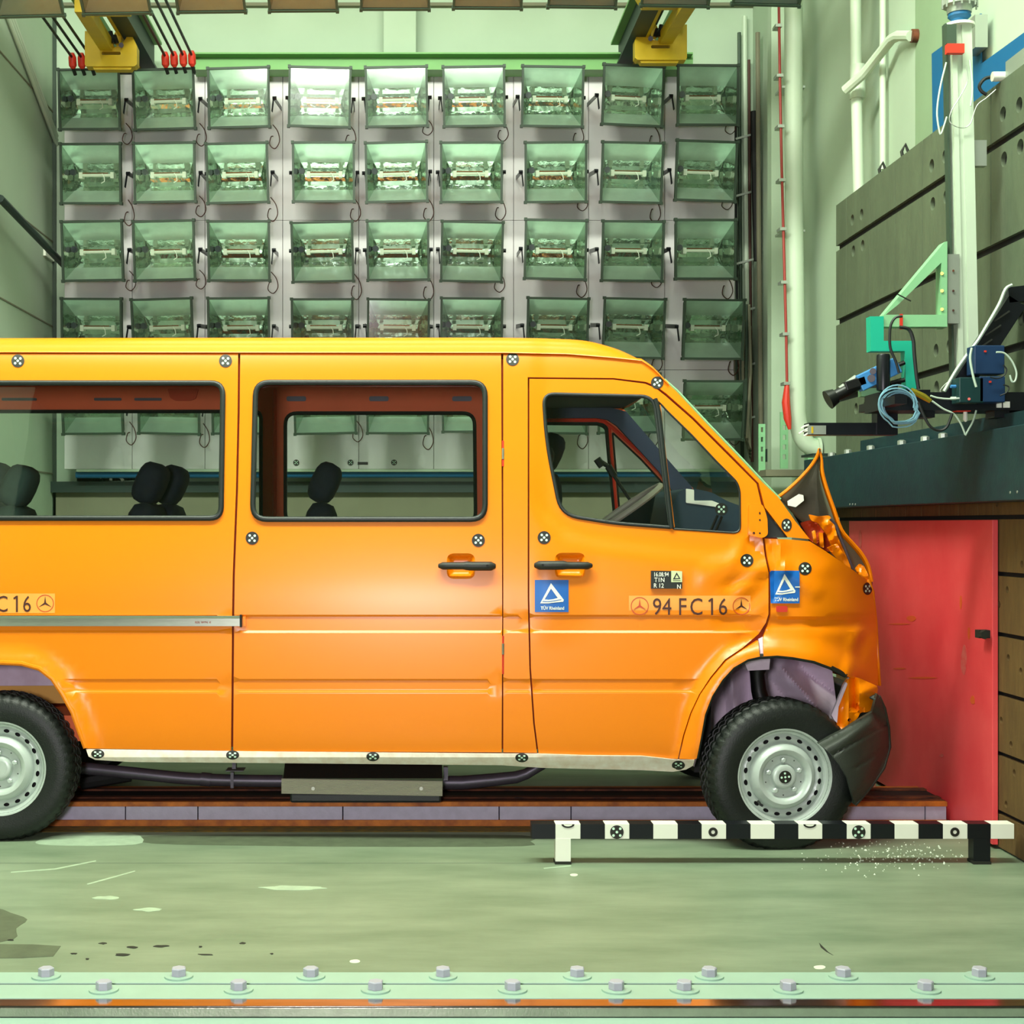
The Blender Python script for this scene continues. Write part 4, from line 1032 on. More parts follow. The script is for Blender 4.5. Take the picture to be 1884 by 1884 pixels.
b = MB(); b.tube([P(203+26*math.cos(a), 895-24*math.sin(a), yp+.23) for a in [.25*PI+k*PI*.5/8-.15 for k in range(-1, 10)]], .014, 6); b.tube([P(204,872,yp+.23), P(204,884,yp+.23)], .014, 6); b.build('banner_emblem', 'white', bn, 'white ringed star')
def lamp_proto():
    t_ = thing('floodlight', 'floodlight', 'floodlight', (0,0,0), local=True)
    w2, h2 = .255, .245; fy0 = -.17; fyb = .14; bw, bh = .17, .085
    def fr4(w_, h_, y): return [(-w_, y, -h_), (w_, y, -h_), (w_, y, h_), (-w_, y, h_)]
    hb = MB()
    hb.add(fr4(w2, h2, fy0)+fr4(w2-.01, h2-.03, fy0+.08)+fr4(bw, bh, fyb), [(0,1,5,4),(1,2,6,5),(2,3,7,6),(3,0,4,7),(4,5,9,8),(5,6,10,9),(6,7,11,10),(7,4,8,11),(8,9,10,11)])
    ho = hb.build('housing', 'housing', t_)
    # reflector: curved trough, sides
    rf = MB(); n = 10; vs = []
    prof2 = [(fy0+.01,-.235),(.02,-.115),(.055,-.075),(.075,-.035),(.065,.0),(.085,.035),(.06,.075),(.02,.115),(fy0+.01,.235)]
    for (y, z) in prof2:
        e_ = .245 if abs(z) > .2 else .165+.03*abs(z)/.1
        vs += [(-e_, y, z), (e_, y, z)]
    rf.add(vs[:4], [(0,1,3,2)], 1)
    rf.add(vs[2:16], [(2*i, 2*i+1, 2*i+3, 2*i+2) for i in range(6)], 0)
    rf.add(vs[14:18], [(0,1,3,2)], 1)
    for s_ in (-1, 1):
        pts_ = [(s_*(.245 if abs(z) > .2 else .165+.03*abs(z)/.1), y, z) for y, z in prof2]
        rf.add(pts_, [tuple(range(9)) if s_ < 0 else tuple(reversed(range(9)))], 0)
    rf.build('reflector', ['reflector', 'reflector_satin'], t_, 'crinkled mirror reflector')
    tb = MB(); tb.cyl((-.125,.0,.01), (.125,.0,.01), .013, 10); tb.box((-.15,-.015,-.015), (-.12,.05,.035)).box((.12,-.015,-.015), (.15,.05,.035))
    tb.build('halogen_tube', 'ceramic', t_, 'pale tube with ceramic ends')
    MB().cyl((-.12,-.004,.028), (.10,-.004,.028), .005, 6).build('tube_wire', 'copper', t_)
    sp = MB(); sp.tube([(.055,-.03,.02),(.075,-.04,-.01),(.08,-.045,-.045),(.05,-.04,-.06)], .004, 5); sp.build('tube_clip', 'white', t_)
    sw_ = MB(); sw_.tube([(-.19,-.06,.03),(-.186,-.03,.03)], .026, 12); sw_.build('vent_cap', 'dark_plastic', t_)
    fm = MB(); tkn = .012
    fm.box((-w2-.006,fy0-.014,-h2-.006),(w2+.006,fy0+.006,-h2+tkn)).box((-w2-.006,fy0-.014,h2-tkn),(w2+.006,fy0+.006,h2+.006)).box((-w2-.006,fy0-.0139,-h2+tkn),(-w2+tkn,fy0+.006,h2-tkn)).box((w2-tkn,fy0-.0139,-h2+tkn),(w2+.006,fy0+.006,h2-tkn))
    for sx in (-1, 1):
        for sz in (-1, 1): fm.box((sx*w2-.012,fy0-.02,sz*h2-.012),(sx*w2+.012,fy0+.02,sz*h2+.012))
    fm.build('glass_frame', 'frame_green', t_)
    gm = MB(); gm.add(fr4(w2-.008, h2-.008, fy0-.004), [(0,1,2,3)]); gm.build('glass_pane', 'lamp_glass', t_)
    for s_ in (-1, 1):
        yk = MB(); yk.bar((s_*.275,-.02,.02), (s_*.275,.375,.02), .006, .035); yk.cyl((s_*.262,-.03,.02), (s_*.295,-.03,.02), .016, 8)
        yk.bar((s_*.27,-.03,.02), (s_*.262,-.07,-.10), .006, .02)
        yk.build('bracket', 'black_metal', t_)
    lp = MB(); 
    lp.tube(catmull([(.24,.10,-.16),(.285,.08,-.22),(.30,.06,-.30),(.26,.06,-.355),(.215,.07,-.32),(.225,.08,-.26),(.24,.10,-.25)], 4), .0045, 6)
    lp.build('cable', 'brown_cable', t_)
    return t_
proto = lamp_proto()
colx = [[174,310,446,590,730,870,1012,1156,1293],[178,310,442,597,731,866,1018,1156,1289],[180,310,444,597,732,866,1018,1157,1288],[180,308,444,597,732,866,1020,1159,1302],[180,318,452,600,732,868,1020,1150,1303]]
rowy = [190, 325, 466, 606, 743]
rown = ['top row of the wall rig', 'second row of the wall rig', 'third row of the wall rig', 'fourth row of the wall rig, just above the van roof', 'bottom row of the wall rig, half hidden by the van']
ordn = ['first', 'second', 'third', 'fourth', 'middle']
def which(c_, n_=9):
    if c_ < n_//2: return ordn[c_]+' from the plain side wall'
    if c_ == n_//2: return 'middle one between the side walls'
    return ordn[n_-1-c_]+' from the wall with the red cable'
ROWS_N = ['top', 'second', 'third', 'fourth', 'bottom']
R = random.Random(11); first = True
for r in range(5):
    for c_ in range(9):
        o = proto if first else copy_tree(proto); first = False
        px = colx[r][c_]; py = rowy[r]-(.9*c_ if r == 0 else (.6*c_ if r == 1 else .3*c_))
        if r == 3 and c_ == 8: py += 2
        if r == 4 and c_ == 8: py += 12
        y = yp-.37
        o.location = P(px, py, y); k = (c_-4)
        o.rotation_euler = (math.radians(R.uniform(3, 9)), math.radians(R.uniform(-1.2, 1.2)), math.radians(k*1.0+R.uniform(-2, 2)))
        o['label'] = 'floodlight in the %s row, %s' % (ROWS_N[r], which(c_))
        o['group'] = 'floodlights on the back wall rig'
        for ch in o.children:
            if ch.name.startswith('cable'): s_ = R.uniform(.75, 1.15); ch.scale = (1 if R.random() < .8 else 1, 1, s_)
# overhead row hanging from ceiling
ovx = [(55,30),(215,25),(389,22),(558,20),(727,17),(897,15),(1071,13),(1242,11),(1410,9)]
for i, (px, py) in enumerate(ovx):
    o = copy_tree(proto); y = 8.9-D0; q = P(px, py, y)
    o.location = (q.x, y-.05, q.z+.236); o.rotation_euler = (math.radians(48), 0, math.radians((i-4)*1.0)); o.scale = (.81,)*3
    o['label'] = 'overhead ceiling floodlight, %s' % which(i); o['group'] = 'overhead floodlights near the ceiling'
    for ch in list(o.children):
        if ch.name.startswith('cable'): bpy.data.objects.remove(ch)
    hz = o.location.z
    hx = q.x+(-.10 if i == 0 else .09 if i == 8 else 0)
    h = MB().box((hx-.02, y+.3, hz), (hx+.02, y+.34, 5.62)).box((q.x-.2, y+.2, hz), (q.x+.2, y+.34, hz+.03)).build('hanger', 'dark_beam', o); 
    h.matrix_parent_inverse = (Matrix.LocRotScale(o.location, o.rotation_euler, o.scale)).inverted()
o = MB().box((XL, y+.29, 5.62), (XR, y+.35, 5.70)).build('light_truss', 'dark_beam'); tag(o, 'dark beam above the frame carrying the overhead floodlights', 'beam')
# ------------------------------------------------------------ upper back wall: green beam, post
yb2 = 12.62-D0
gb = thing('crane_beam', 'long light green steel I-beam running across above the floodlight wall', 'beam', (0, yb2, P(0,128,yb2).z))
def bx(py0, py1, y0, y1, m, nm): MB().box((P(355,0,y0).x, y0, P(0,py1,y0).z), (P(1275,0,y0).x, y1, P(0,py0,y0).z)).build(nm, m, gb)
bx(96, 99, yb2-.10, yb2+.1, 'green_steel', 'flange'); bx(99, 121, yb2, yb2+.015, 'green_steel', 'web'); bx(121, 128, yb2-.10, yb2+.1, 'green_steel', 'flange')
o = MB().box((P(705,0,YB-.25).x, YB-.25, P(0,99,YB-.25).z), (P(766,0,YB-.25).x, YB, ZC)).build('wall_post', 'wall', bevel=.01); tag(o, 'pale square post rising from the green beam', 'post')
plane_box('trim_11', (XL, YB-.05, P(0,14,YB).z), (XR, YB, P(0,8,YB).z), 'lower_wall')
# crane runways (along y), end plates, conductor rods
def runway(name, xa, sgn, lab):
    t_ = thing(name, lab, 'crane rail', (xa, 5.9, 5.34))
    zb = 5.33
    y0, y1 = 1.0, 12.65-D0
    MB().box((xa-.01, y0, zb), (xa+.01, y1, zb+.26)).build('web', 'dark_beam', t_)
    MB().box((xa-.07, y0, zb-.02), (xa+.07, y1, zb)).build('flange', 'dark_beam', t_)
    MB().box((xa-.075-sgn*.0, y0, zb+.26), (xa+.075, y1, zb+.28)).build('flange', 'green_steel', t_)
    MB().box((xa-sgn*.07-.012, y0, zb-.024), (xa-sgn*.07+.012, y1, zb-.0)).build('edge_stripe', 'yellow', t_, 'yellow edge stripe')
    MB().box((xa-sgn*.30-.05, y0, zb+.10), (xa-sgn*.30+.05, y1, zb+.20)).build('side_rail', 'green_steel', t_)
    MB().box((xa-sgn*.14-.02, y0, zb+.10), (xa-sgn*.14+.02, y1, zb+.14)).build('side_rail', 'dark_beam', t_)
runway('crane_runway', -2.24, 1, 'dark crane runway beam passing the yellow end plate near the plain side wall')
runway('crane_runway', 1.78, -1, 'dark crane runway beam passing the yellow end plate near the red cable wall')
def end_plate(mirror, lab):
    ye = 11.6-D0
    f = (lambda pts: [(x, y) for x, y in pts]) if not mirror else (lambda pts: [(1420-x, y-12) for x, y in pts])
    t_ = thing('crane_end_carriage', lab, 'crane carriage', P(*(f([(205,128)])[0]), ye))
    pl_ = f([(156,57),(172,57),(180,68),(190,84),(205,88),(222,84),(232,70),(238,54),(252,86),(252,118),(247,122),(158,122),(156,118)])
    prism(pl_, ye, ye+.10, holes=[f(rrect(187,95,222,101,3))]).build('end_plate', 'yellow', t_, 'yellow end plate with slot')
    prism(f([(170,122),(244,122),(240,128),(173,128)]), ye+.02, ye+.10).build('lower_lip', 'yellow', t_)
    b_ = MB(); q0 = P(*f([(150,10)])[0], ye-1.2); q1 = P(*f([(195,82)])[0], ye-.02)
    b_.bar(q0, q1, .10, .09); b_.build('arm', 'yellow', t_, 'slanting yellow arm')
    prism(f([(183,76),(206,74),(208,84),(200,88),(186,87)]), ye-.05, ye).build('arm_foot', 'yellow', t_)
    prism(f([(210,62),(218,50),(223,60),(222,80),(213,82)]), ye-.04, ye).build('buffer_block', 'yellow', t_)
    b_ = MB(); 
    for dx in (0, 7): b_.cyl(P(*f([(203+dx,58+dx)])[0], ye-.05), P(*f([(208+dx,80)])[0], ye-.05), .018, 8)
    b_.build('buffer_spring', 'black', t_)
    MB().cyl(P(*f([(223,83)])[0], ye-.02), P(*f([(223,83)])[0], ye-.06), .02, 10).build('buffer_pad', 'black', t_)
    prism(f([(150,0),(250,0),(236,22),(160,22)]), ye-1.0, ye-.9).build('trolley_plate', 'yellow', t_)
end_plate(False, 'yellow crane end plate above the top floodlights, near the plain side wall')
end_plate(True, 'yellow crane end plate above the top floodlights, near the red cable wall')
for i, (px, py) in enumerate([(133,106),(150,106),(168,106),(304,104),(320,103),(337,102),(353,102)]):
    q1 = P(px, py, 12.0-D0); q2 = P(px, py, 12.6-D0); q0 = Vector((q1.x, 3.0, q1.z))
    t_ = thing('conductor_rod', 'thin overhead rod with red end cap, %s' % ['first from the plain wall corner', 'second from the plain wall corner', 'half hidden behind the yellow end plate', 'rust brown one next to the dark runway beam', 'second from the dark runway beam', 'third from the dark runway beam', 'nearest to the long green beam'][i], 'rod', q1, group='red tipped overhead rods by the plain wall' if px < 200 else 'red tipped overhead rods by the green beam')
    MB().cyl(q0, q1, .011, 6).build('rod', 'cable_black' if px != 304 else 'brown_cable', t_)
    MB().tube([q1+Vector((0,-.02,.03)), q1+Vector((0,0,0)), q1+Vector((0,.02,-.06)), q1+Vector((0,.03,-.08))], [.02,.032,.032,.018], 10).build('end_cap', 'red', t_, 'red end cap')
    MB().cyl(q1+Vector((0,.03,-.08)), q1+Vector((.01,.07,-.12)), .016, 6).build('rod_stub', 'cable_black', t_)
o = MB().box((P(135,0,12.3-D0).x, 12.25-D0, P(0,134,12.25-D0).z), (P(360,0,12.3-D0).x, 12.3-D0, P(0,128,12.25-D0).z)).build('rod_bracket', 'dark_beam'); tag(o, 'dark cross bracket under the red tipped rods', 'bracket')
# left wall details
b = MB()
for k in range(3): b.cyl((XL+.03, 3.0, P(0,150+k*14,11.33-D0).z+1.3), (XL+.03, YB, P(98,250+k*8,YB).z), .018, 8)
o = b.build('wall_conduit', 'white_pipe'); o['kind'] = 'structure'; o.name = 'trim_12'
o = MB().cyl((XL+.12, 10.9-D0, P(-40,0,0).z*0+EYE+(965-365)*10.9/F), P(119,489,12.6-D0), .03, 8).build('slanting_rod', 'dark_beam'); tag(o, 'dark green slanting rod at the plain side wall', 'rod')
o = MB().box(P(36,470,YB-.35), P(100,464,YB-.05)).build('wall_shelf', 'white'); tag(o, 'small white shelf bracket in the corner by the plain side wall', 'shelf')
o = MB().box((XL, YB-.03, 0), (XL+.03, YB, ZC)).build('trim_13', 'frame_green'); struct(o)
for z in (5.1, 3.95, 3.2, 2.6, 1.9, 1.4):
    struct(MB().box((XL, 3.0, z), (XL+.006, YB, z+.012)).build('trim_14', 'lower_wall'))

# ------------------------------------------------------------ right wall items
def dw(px, X=XR): return X*F/(px-CX)     # distance at which a wall point X shows at column px
def W(px, py, off=0.0):
    X = XR-off; d = dw(px, X); return P(px, py, d-D0)
# pilasters
o = MB().box((XR-.02, dw(1690)-D0, 0), (XR, dw(1640)-D0, ZC)).build('trim_15', 'wall'); struct(o)
o = MB().box((XR-.02, 1.2, 2.2), (XR, dw(1690)-D0, ZC)).build('trim_16', 'grey_wall'); struct(o)
o = MB().box((XR-.16, dw(1412, XR-.16)-D0, 0), (XR, dw(1455, XR-.16)-D0+.6, ZC)).build('trim_17', 'wall'); struct(o)
def vpipe(px, py0, py1, off, r, m, lab, cat='pipe', extra=None):
    d = dw(px, XR-off); a = P(px, py0, d-D0); b_ = P(px, py1, d-D0); pts_ = [a, b_]+(extra or [])
    mb = MB(); mb.tube(pts_, r, 12); o_ = mb.build(cat if cat != 'pipe' else 'wall_pipe', m); return tag(o_, lab, cat)
d_ = dw(1462, XR-.2); yq = d_-D0
bp = thing('drain_pipe', 'fat white vertical pipe curving at its foot beside the red cable', 'pipe', P(1462, 830, yq))
MB().tube([P(1459,-120,yq), P(1461,400,yq), P(1466,760,yq)]+[P(x, y, yq) for x, y in catmull([(1468,775),(1474,800),(1486,818),(1503,826)], 4)]+[], .066, 16).build('pipe', 'white_pipe', bp)
for py in (160, 425): 
    q = P(1459.5, py, yq); MB().box((q.x-.085, q.y-.01, q.z-.008), (q.x+.085, q.y+.2, q.z+.008)).build('pipe_clamp', 'light_steel', bp)
q = P(1503,826,yq); MB().cyl(q, q+Vector((.02,0,0)), .085, 14).build('pipe_flange', 'white_pipe', bp)
rc = thing('red_cable', 'thin red cable clipped down the wall beside the fat white pipe', 'cable', P(1452,790,yq-.1))
cp = [P(1432,-60,yq-.1), P(1435,150,yq-.1), P(1438,300,yq-.1), P(1442,450,yq-.1), P(1446,600,yq-.1), P(1448,706,yq-.1)]
MB().tube(cp, .010, 8).build('cable', 'red_cable', rc)
MB().tube([P(1448,706,yq-.1), P(1446,740,yq-.1), P(1449,770,yq-.1), P(1453,790,yq-.1)], [.016,.03,.028,.012], 10).build('cable_sleeve', 'red', rc, 'thicker red sleeve at the cable end')
for py, px in ((48,1433),(140,1435),(233,1437),(332,1439),(422,1441),(520,1443),(615,1446),(706,1448)):
    q = P(px, py, yq-.1); MB().box((q.x-.028, q.y-.02, q.z-.01), (q.x+.02, q.y+.08, q.z+.012)).build('cable_clip', 'light_steel', rc)
# grey conduit bundle at the corner
R = random.Random(4)
for i, (px, r_, y0, y1, m, lab) in enumerate([(1362,.016,60,860,'housing','thin grey-green conduit next to the floodlight panel'),(1372,.022,30,700,'white_pipe','pale conduit in the corner, next to the thin grey-green one'),(1380,.012,110,850,'brown_cable','thin brown conduit in the back corner'),(1389,.030,205,480,'deep_black','short black conduit in the back corner'),(1396,.020,60,800,'lower_wall','grey-brown conduit nearest to the pale pilaster'),(1355,.010,120,800,'cable_black','thin black conduit hugging the floodlight panel')]):
    dc = min(12.965-r_, (XR-r_-.01)*F/(px+4-CX))
    o = MB().tube([P(px-2,y0,dc-D0), P(px,(y0+y1)/2,dc-D0), P(px+4,y1,dc-D0)], r_, 8).build('conduit', m); tag(o, lab, 'conduit')
cb = thing('cable_hank', 'hank of grey cables hanging in the corner above the slotted rails', 'cables', P(1375,820,12.2-D0))
for i in range(7):
    x0 = 1354+i*4; s_ = R.uniform(-4, 4)
    MB().tube([P(x0,560,12.62-D0-.02*i), P(x0+s_,680,12.62-D0-.02*i), P(1362+i*2,770+i*6,12.62-D0-.02*i), P(1380,845-i*3,12.62-D0-.02*i), P(1381-i,760,12.62-D0), P(1374+i,600,12.62-D0)], .012, 6).build('cable', 'housing' if i % 2 else 'lower_wall', cb)
for py in (250, 355, 480, 570, 672, 770):
    q = P(1378, py, 12.93-D0); o = MB().bar(q+Vector((-.12,0,-.03)), q+Vector((.10,0,.03)), .03, .018).build('cable_clamp', 'light_steel', cb)
# slotted rails + support frame at lower corner
def slotted(px0, px1, y0_, y1_, d, lab):
    yq_ = d-D0; t_ = thing('slotted_rail', lab, 'steel rail', P((px0+px1)/2, y1_, yq_))
    hs = [[(px0+4, y), (px1-4, y), (px1-4, y+9), (px0+4, y+9)] for y in range(int(y0_)+6, int(y1_)-12, 18)]
    prism([(px0,y0_),(px1,y0_),(px1,y1_),(px0,y1_)], yq_, yq_+.02, holes=hs).build('rail', 'mint_paint', t_)
slotted(1396, 1408, 780, 868, 11.4, 'slotted pale steel rail beside the hanging grey cables'); slotted(1436, 1450, 758, 862, 11.3, 'slotted pale steel rail under the red sleeve')
o = MB().box(P(1392,878,11.5-D0), P(1480,864,11.2-D0)).build('wall_ledge', 'lower_wall'); tag(o, 'brownish ledge under the two slotted rails', 'ledge')
o = MB().box(P(1405,850,12.0-D0), P(1500,826,11.9-D0)).build('cable_duct', 'dark_beam'); tag(o, 'dark cable duct behind the slotted rails', 'duct')
o = MB().box(P(1474,842,10.2-D0), P(1560,834,9.9-D0)).build('wall_ledge', 'dark_beam'); tag(o, 'dark ledge under the foot of the fat white pipe', 'ledge')
o = MB().box(P(1480,870,10.9-D0), P(1510,806,10.8-D0)).build('wall_bracket', 'mint_paint'); tag(o, 'pale green bracket behind the bonnet tip', 'bracket')
# branching pipes
ya = dw(1577, XR-.15)-D0
bp = thing('branching_pipe', 'white vertical pipe with slanted branch bending to the grey panel', 'pipe', P(1580,340,ya))
MB().tube([P(1573,-150,ya), P(1575,150,ya), P(1580,360,ya)], .036, 12).build('pipe', 'white_pipe', bp)
MB().tube([P(1578,120,ya), P(1578,182,ya)], .05, 12).build('pipe_joint', 'white_pipe', bp)
MB().tube([P(1555,166,ya-.08), P(1590,135,ya-.2), P(1640,72,ya-.5), P(1652,66,ya-.6), P(1676,66,ya-.75)], .032, 10).build('pipe_branch', 'white_pipe', bp)
q = P(1677,66,ya-.75); MB().cyl(q, q+Vector((.05,0,0)), .04, 12).build('pipe_flange', 'rust', bp)
vpipe(1624, -100, 312, .06, .020, 'white_pipe', 'thin white vertical pipe beside the pale pilaster edge')
# blue sign shapes on grey wall (flat painted panel)
sg = thing('wall_sign', 'large blue painted arrow-like sign on the grey wall above the slabs', 'sign', W(1720,200,.03))
def wsheet(poly, off): return sheet(poly, [], lambda x, y: W(x, y, off), 60, .01, rimdir=Vector((.01,0,0)))
wsheet([(1714,99),(1740,80),(1738,230),(1716,253)], .034).build('sign_part', 'sign_blue', sg)
wsheet([(1738,80),(1803,25),(1804,118),(1900,48),(1960,5),(1960,100),(1800,230),(1738,240)], .034).build('sign_part', 'sign_blue', sg)
q = W(1794,66,.07)
pbx = MB().box((q.x-.03, q.y-.08, q.z-.085), (q.x+.035, q.y+.07, q.z+.085)).build('junction_box', 'light_steel'); tag(pbx, 'pale junction box on the blue sign behind the white mast', 'box')

# ------------------------------------------------------------ barrier
XB = 2.63; 
def bz(py, px): return EYE-(py-CY)*(XB*F/(px-CX))/F
bar = thing('barrier', 'massive crash barrier wall of bolted slabs behind the red board', 'barrier', (XB, 0, 0))
yfar = XB*F/778-D0
BY = lambda px: XB*F/(px-CX)-D0
seams = [yfar]+[BY(p) for p in (1557,1600,1647,1697,1823)]+[-1.6, -3.2]
zrows = [3.44, 3.17, 2.71, 2.23, 1.83]
holes_px = [(1568,405),(1585,395),(1570,462),(1587,452),(1714,305),(1738,288),(1716,375),(1740,362),(1845,210),(1875,193),(1847,293),(1877,270),(1722,645),(1746,637),(1723,713),(1575,752),(1592,748),(1852,600),(1879,585)]
hl = [(BY(px), bz(py, px)) for px, py in holes_px]
def plate(y0, y1, z0, z1, m, holes, r=.034, th=.05):
    g = .004
    o = sheet([(-(y0-g), -(z1)),(-(y1+g), -(z1)),(-(y1+g), -(z0)),(-(y0-g), -(z0))], [[(-hy+r*math.cos(a), -hz+r*math.sin(a)) for a in [2*PI*k/14 for k in range(14)]] for hy, hz in holes],
        lambda u, v: Vector((XB, -u, -v)), 5, th, rimdir=Vector((th, 0, 0)))
    return o.build('slab', m, bar)
for r in range(4):
    z1 = zrows[r]-(.018 if r else 0); z0 = zrows[r+1]+.018
    for c_ in range(len(seams)-1):
        hs = [h for h in hl if z0+.04 < h[1] < z1-.04 and seams[c_+1]+.04 < h[0] < seams[c_]-.04]
        plate(seams[c_], seams[c_+1], z0, z1, 'concrete_plate', hs)
MB().box((XB+.02, -3.2, 0), (XR-.006, yfar-.01, 3.38)).build('core', 'gap_dark', bar, 'dark core seen in the joints')
zl = [1.80, 1.49, 1.236, .965, .70, .43, .167, -.0]
sl = [yfar]+[BY(p) for p in (1585,1611,1637,1666,1695,1728,1763,1799,1827)]+[BY(2050), -3.2]
sl2 = [yfar, BY(1700), BY(1828), -1.6, -3.2]
lh = [(1853,1085),(1838,1112),(1855,1210),(1878,1235),(1842,1325),(1866,1422),(1851,1480),(1844,1520),(1880,1038),(1834,926),(1565,945),(1860,1370),(1841,1550)]
lhh = [(BY(px), bz(py, px)) for px, py in lh]
for r in range(7):
    S = sl if r == 0 else sl2
    for c_ in range(len(S)-1):
        z1 = zl[r]-.010; z0 = zl[r+1]+.010
        hs = [h for h in lhh if z0+.03 < h[1] < z1-.03 and S[c_+1]+.03 < h[0] < S[c_]-.03]
        plate(S[c_], S[c_+1], z0, z1, 'wood_plate', hs, r=.016)
bm_ = thing('barrier_beam', 'dark teal steel beam across the barrier above the red board', 'steel beam', (2.45, 0, 1.55))
ybe = 2.45*F/(1479-CX)-D0
MB().box((2.45, -3.0, 1.555), (2.625, ybe, 1.86)).build('beam_body', 'teal_steel', bm_, bevel=.004)
MB().box((2.53, -3.0, 1.86), (2.63, ybe-.9, 1.93)).build('ledge', 'teal_steel', bm_)
MB().box((2.57, ybe-1.35, 1.86), (2.63, ybe-1.62, 2.02)).build('lug', 'concrete_plate', bm_)
for px in (1530, 1560, 1602, 1659, 1702, 1735):
    y_ = 2.50*F/(px-CX)-D0; MB().tube([(2.50,y_,1.86),(2.50,y_,1.885),(2.50,y_,1.89)], [.022,.022,.01], 8).build('bolt', 'light_steel', bm_)
for px, py in ((1563,928),(1568,928),(1573,928),(1858,906),(1871,905)):
    d = 2.448*F/(px-CX); MB().cyl(P(px,py,d-D0), P(px,py,d-D0)+Vector((.01,0,0)), .006, 6).build('rivet', 'light_steel', bm_)
# red board leaning on barrier
rd = thing('red_board', 'scuffed red plywood board fixed upright against the crash barrier', 'board', (XB-.03, .9, 0))
XP = XB-.03
def RP(px, py): d = XP*F/(px-CX); return P(px, py, d-D0)
y0_ = RP(1826,0).y; y1_ = RP(1562,0).y
b = MB(); b.box((XP, y0_, .02), (XP+.025, y1_, 1.478)); b.build('board', 'panel_red', rd, bevel=.002)
R = random.Random(9)
mat('scuff_x', (0, 0, 0), .6)
def scuff(pts, m, lab): 
    b = MB(); sheet(pts, [], lambda x, y: RP(x, y)+Vector((-.0015,0,0)), 30, .001, rimdir=Vector((.001,0,0)), mb=b); b.build('scuff', m, rd, lab)
mat('scuff_orange', (226, 98, 40), .6); mat('scuff_pink', (224, 120, 110), .7, var=.5, vscale=30, rgb2=(222, 70, 70))
for x, y, rx, ry, m in ((1677,1138,8,5,'scuff_orange'),(1655,1148,20,1.3,'scuff_orange'),(1774,1215,5,26,'scuff_pink'),(1768,1108,2,12,'scuff_orange'),(1783,1165,2,12,'scuff_orange'),(1790,1288,4,8,'scuff_orange'),(1700,1247,26,1.6,'scuff_orange'),(1655,1230,12,1.6,'scuff_orange'),(1583,992,3,16,'scuff_pink'),(1733,1390,4,3,'scuff_pink')):
    scuff(blob(x, y, rx, ry, int(x), n=14, rough=.18), m, None)
q = RP(1822,1167); b = MB(); b.box((q.x-.05, q.y-.0, q.z-.018), (q.x+.03, q.y+.05, q.z+.018)); b.cyl((q.x-.035, q.y-.03, q.z), (q.x-.035, q.y, q.z), .02, 6); b.build('clamp', 'chip', rd, 'dark bolt clamp at the board edge')

# ------------------------------------------------------------ mast and camera rig at the barrier
ym = 6.5-D0
def MP(px, py, dy=0.0): return P(px, py, ym+dy)
mast = thing('white_mast', 'tall white profile mast in front of the slab wall', 'mast', MP(1772,720))
a = MP(1750,60); b2 = MP(1793,745)
b = MB(); x0 = MP(1751,0).x; x1 = MP(1788,0).x; z0 = MP(0,745).z; z1 = MP(0,40).z
def lean(z): return (745-40) and (z1-z)/(z1-z0)*.035
vs = []
for z in (z0, z1):
    for (x, y) in ((x0,ym),(x0+.022,ym),(x0+.022,ym+.01),(x0+.045,ym+.01),(x0+.045,ym),(x1,ym),(x1,ym+.09),(x0,ym+.09)): vs.append((x+lean(z), y, z))
b.add(vs, [(i, (i+1) % 8, 8+(i+1) % 8, 8+i) for i in range(8)]+[tuple(reversed(range(8))), tuple(range(8, 16))]); b.build('profile', 'white_pipe', mast)
b = MB(); b.add([(v[0]-.022+(-.0), v[1], v[2]) for v in [(x0+lean(z0), ym+.02, z0),(x0+.010+lean(z0), ym+.02, z0),(x0+.010+lean(z0), ym+.06, z0),(x0+lean(z0), ym+.06, z0),(x0, ym+.02, z1),(x0+.010, ym+.02, z1),(x0+.010, ym+.06, z1),(x0, ym+.06, z1)]], [(0,1,5,4),(1,2,6,5),(2,3,7,6),(3,0,4,7)]); b.build('guide_rail', 'housing', mast)
b = MB(); c_ = lambda py: MP(1765,py,.04)
b.cyl(c_(50), c_(45), .066, 20); b.build('mast_flange', 'white', mast)
b = MB(); b.tube([c_(44), c_(36), c_(31), c_(25)], [.034,.036,.05,.048], 16); b.build('blue_coupling', 'sign_blue', mast, 'blue coupling')
b = MB(); b.tube([c_(25), c_(12), c_(11), c_(-40)], [.052,.055,.075,.075], 20); b.build('motor_cap', 'light_steel', mast, 'grey motor on top')
for k in range(8): 
    a = PI+PI*k/7; q = c_(5)+Vector((.076*math.cos(a), .076*math.sin(a), 0)); MB().box((q.x-.003,q.y-.004,q.z-.03),(q.x+.003,q.y+.004,q.z+.12)).build('cooling_fin', 'light_steel', mast)
MB().box(MP(1742,80,-.03), MP(1756,48,-.005)).build('switch', 'housing', mast, 'dark green limit switch')
MB().box(MP(1743,97,-.04), MP(1770,84,-.01)).build('switch_button', 'red', mast, 'red switch button')
for pts_, m, r_, nm in (([(1741,115),(1730,160),(1724,205),(1728,240),(1732,245),(1742,215)],'cable_white',.004,0),([(1784,110),(1788,140),(1789,170),(1786,195)],'cable_white',.004,0),([(1778,120),(1780,150),(1765,180),(1750,205),(1748,225),(1768,235),(1785,228),(1797,195),(1815,180),(1832,165)],'light_steel',.0022,0)):
    MB().tube([MP(x, y, -.02) for x, y in catmull(pts_, 5)], r_, 6).build('cable', m, mast)
MB().box(MP(1789,305,.01), MP(1809,262,.05)).build('wall_bracket', 'light_steel', mast, 'pale bracket tying the mast to the slabs')
o = MB().tube([P(x, y, BY(1830)) for x, y in catmull([(1829,141),(1812,145),(1802,158),(1806,168),(1815,174)], 5)], .008, 8).build('cable', 'cable_black'); tag(o, 'short black cable loop on top of the slab wall', 'cable')
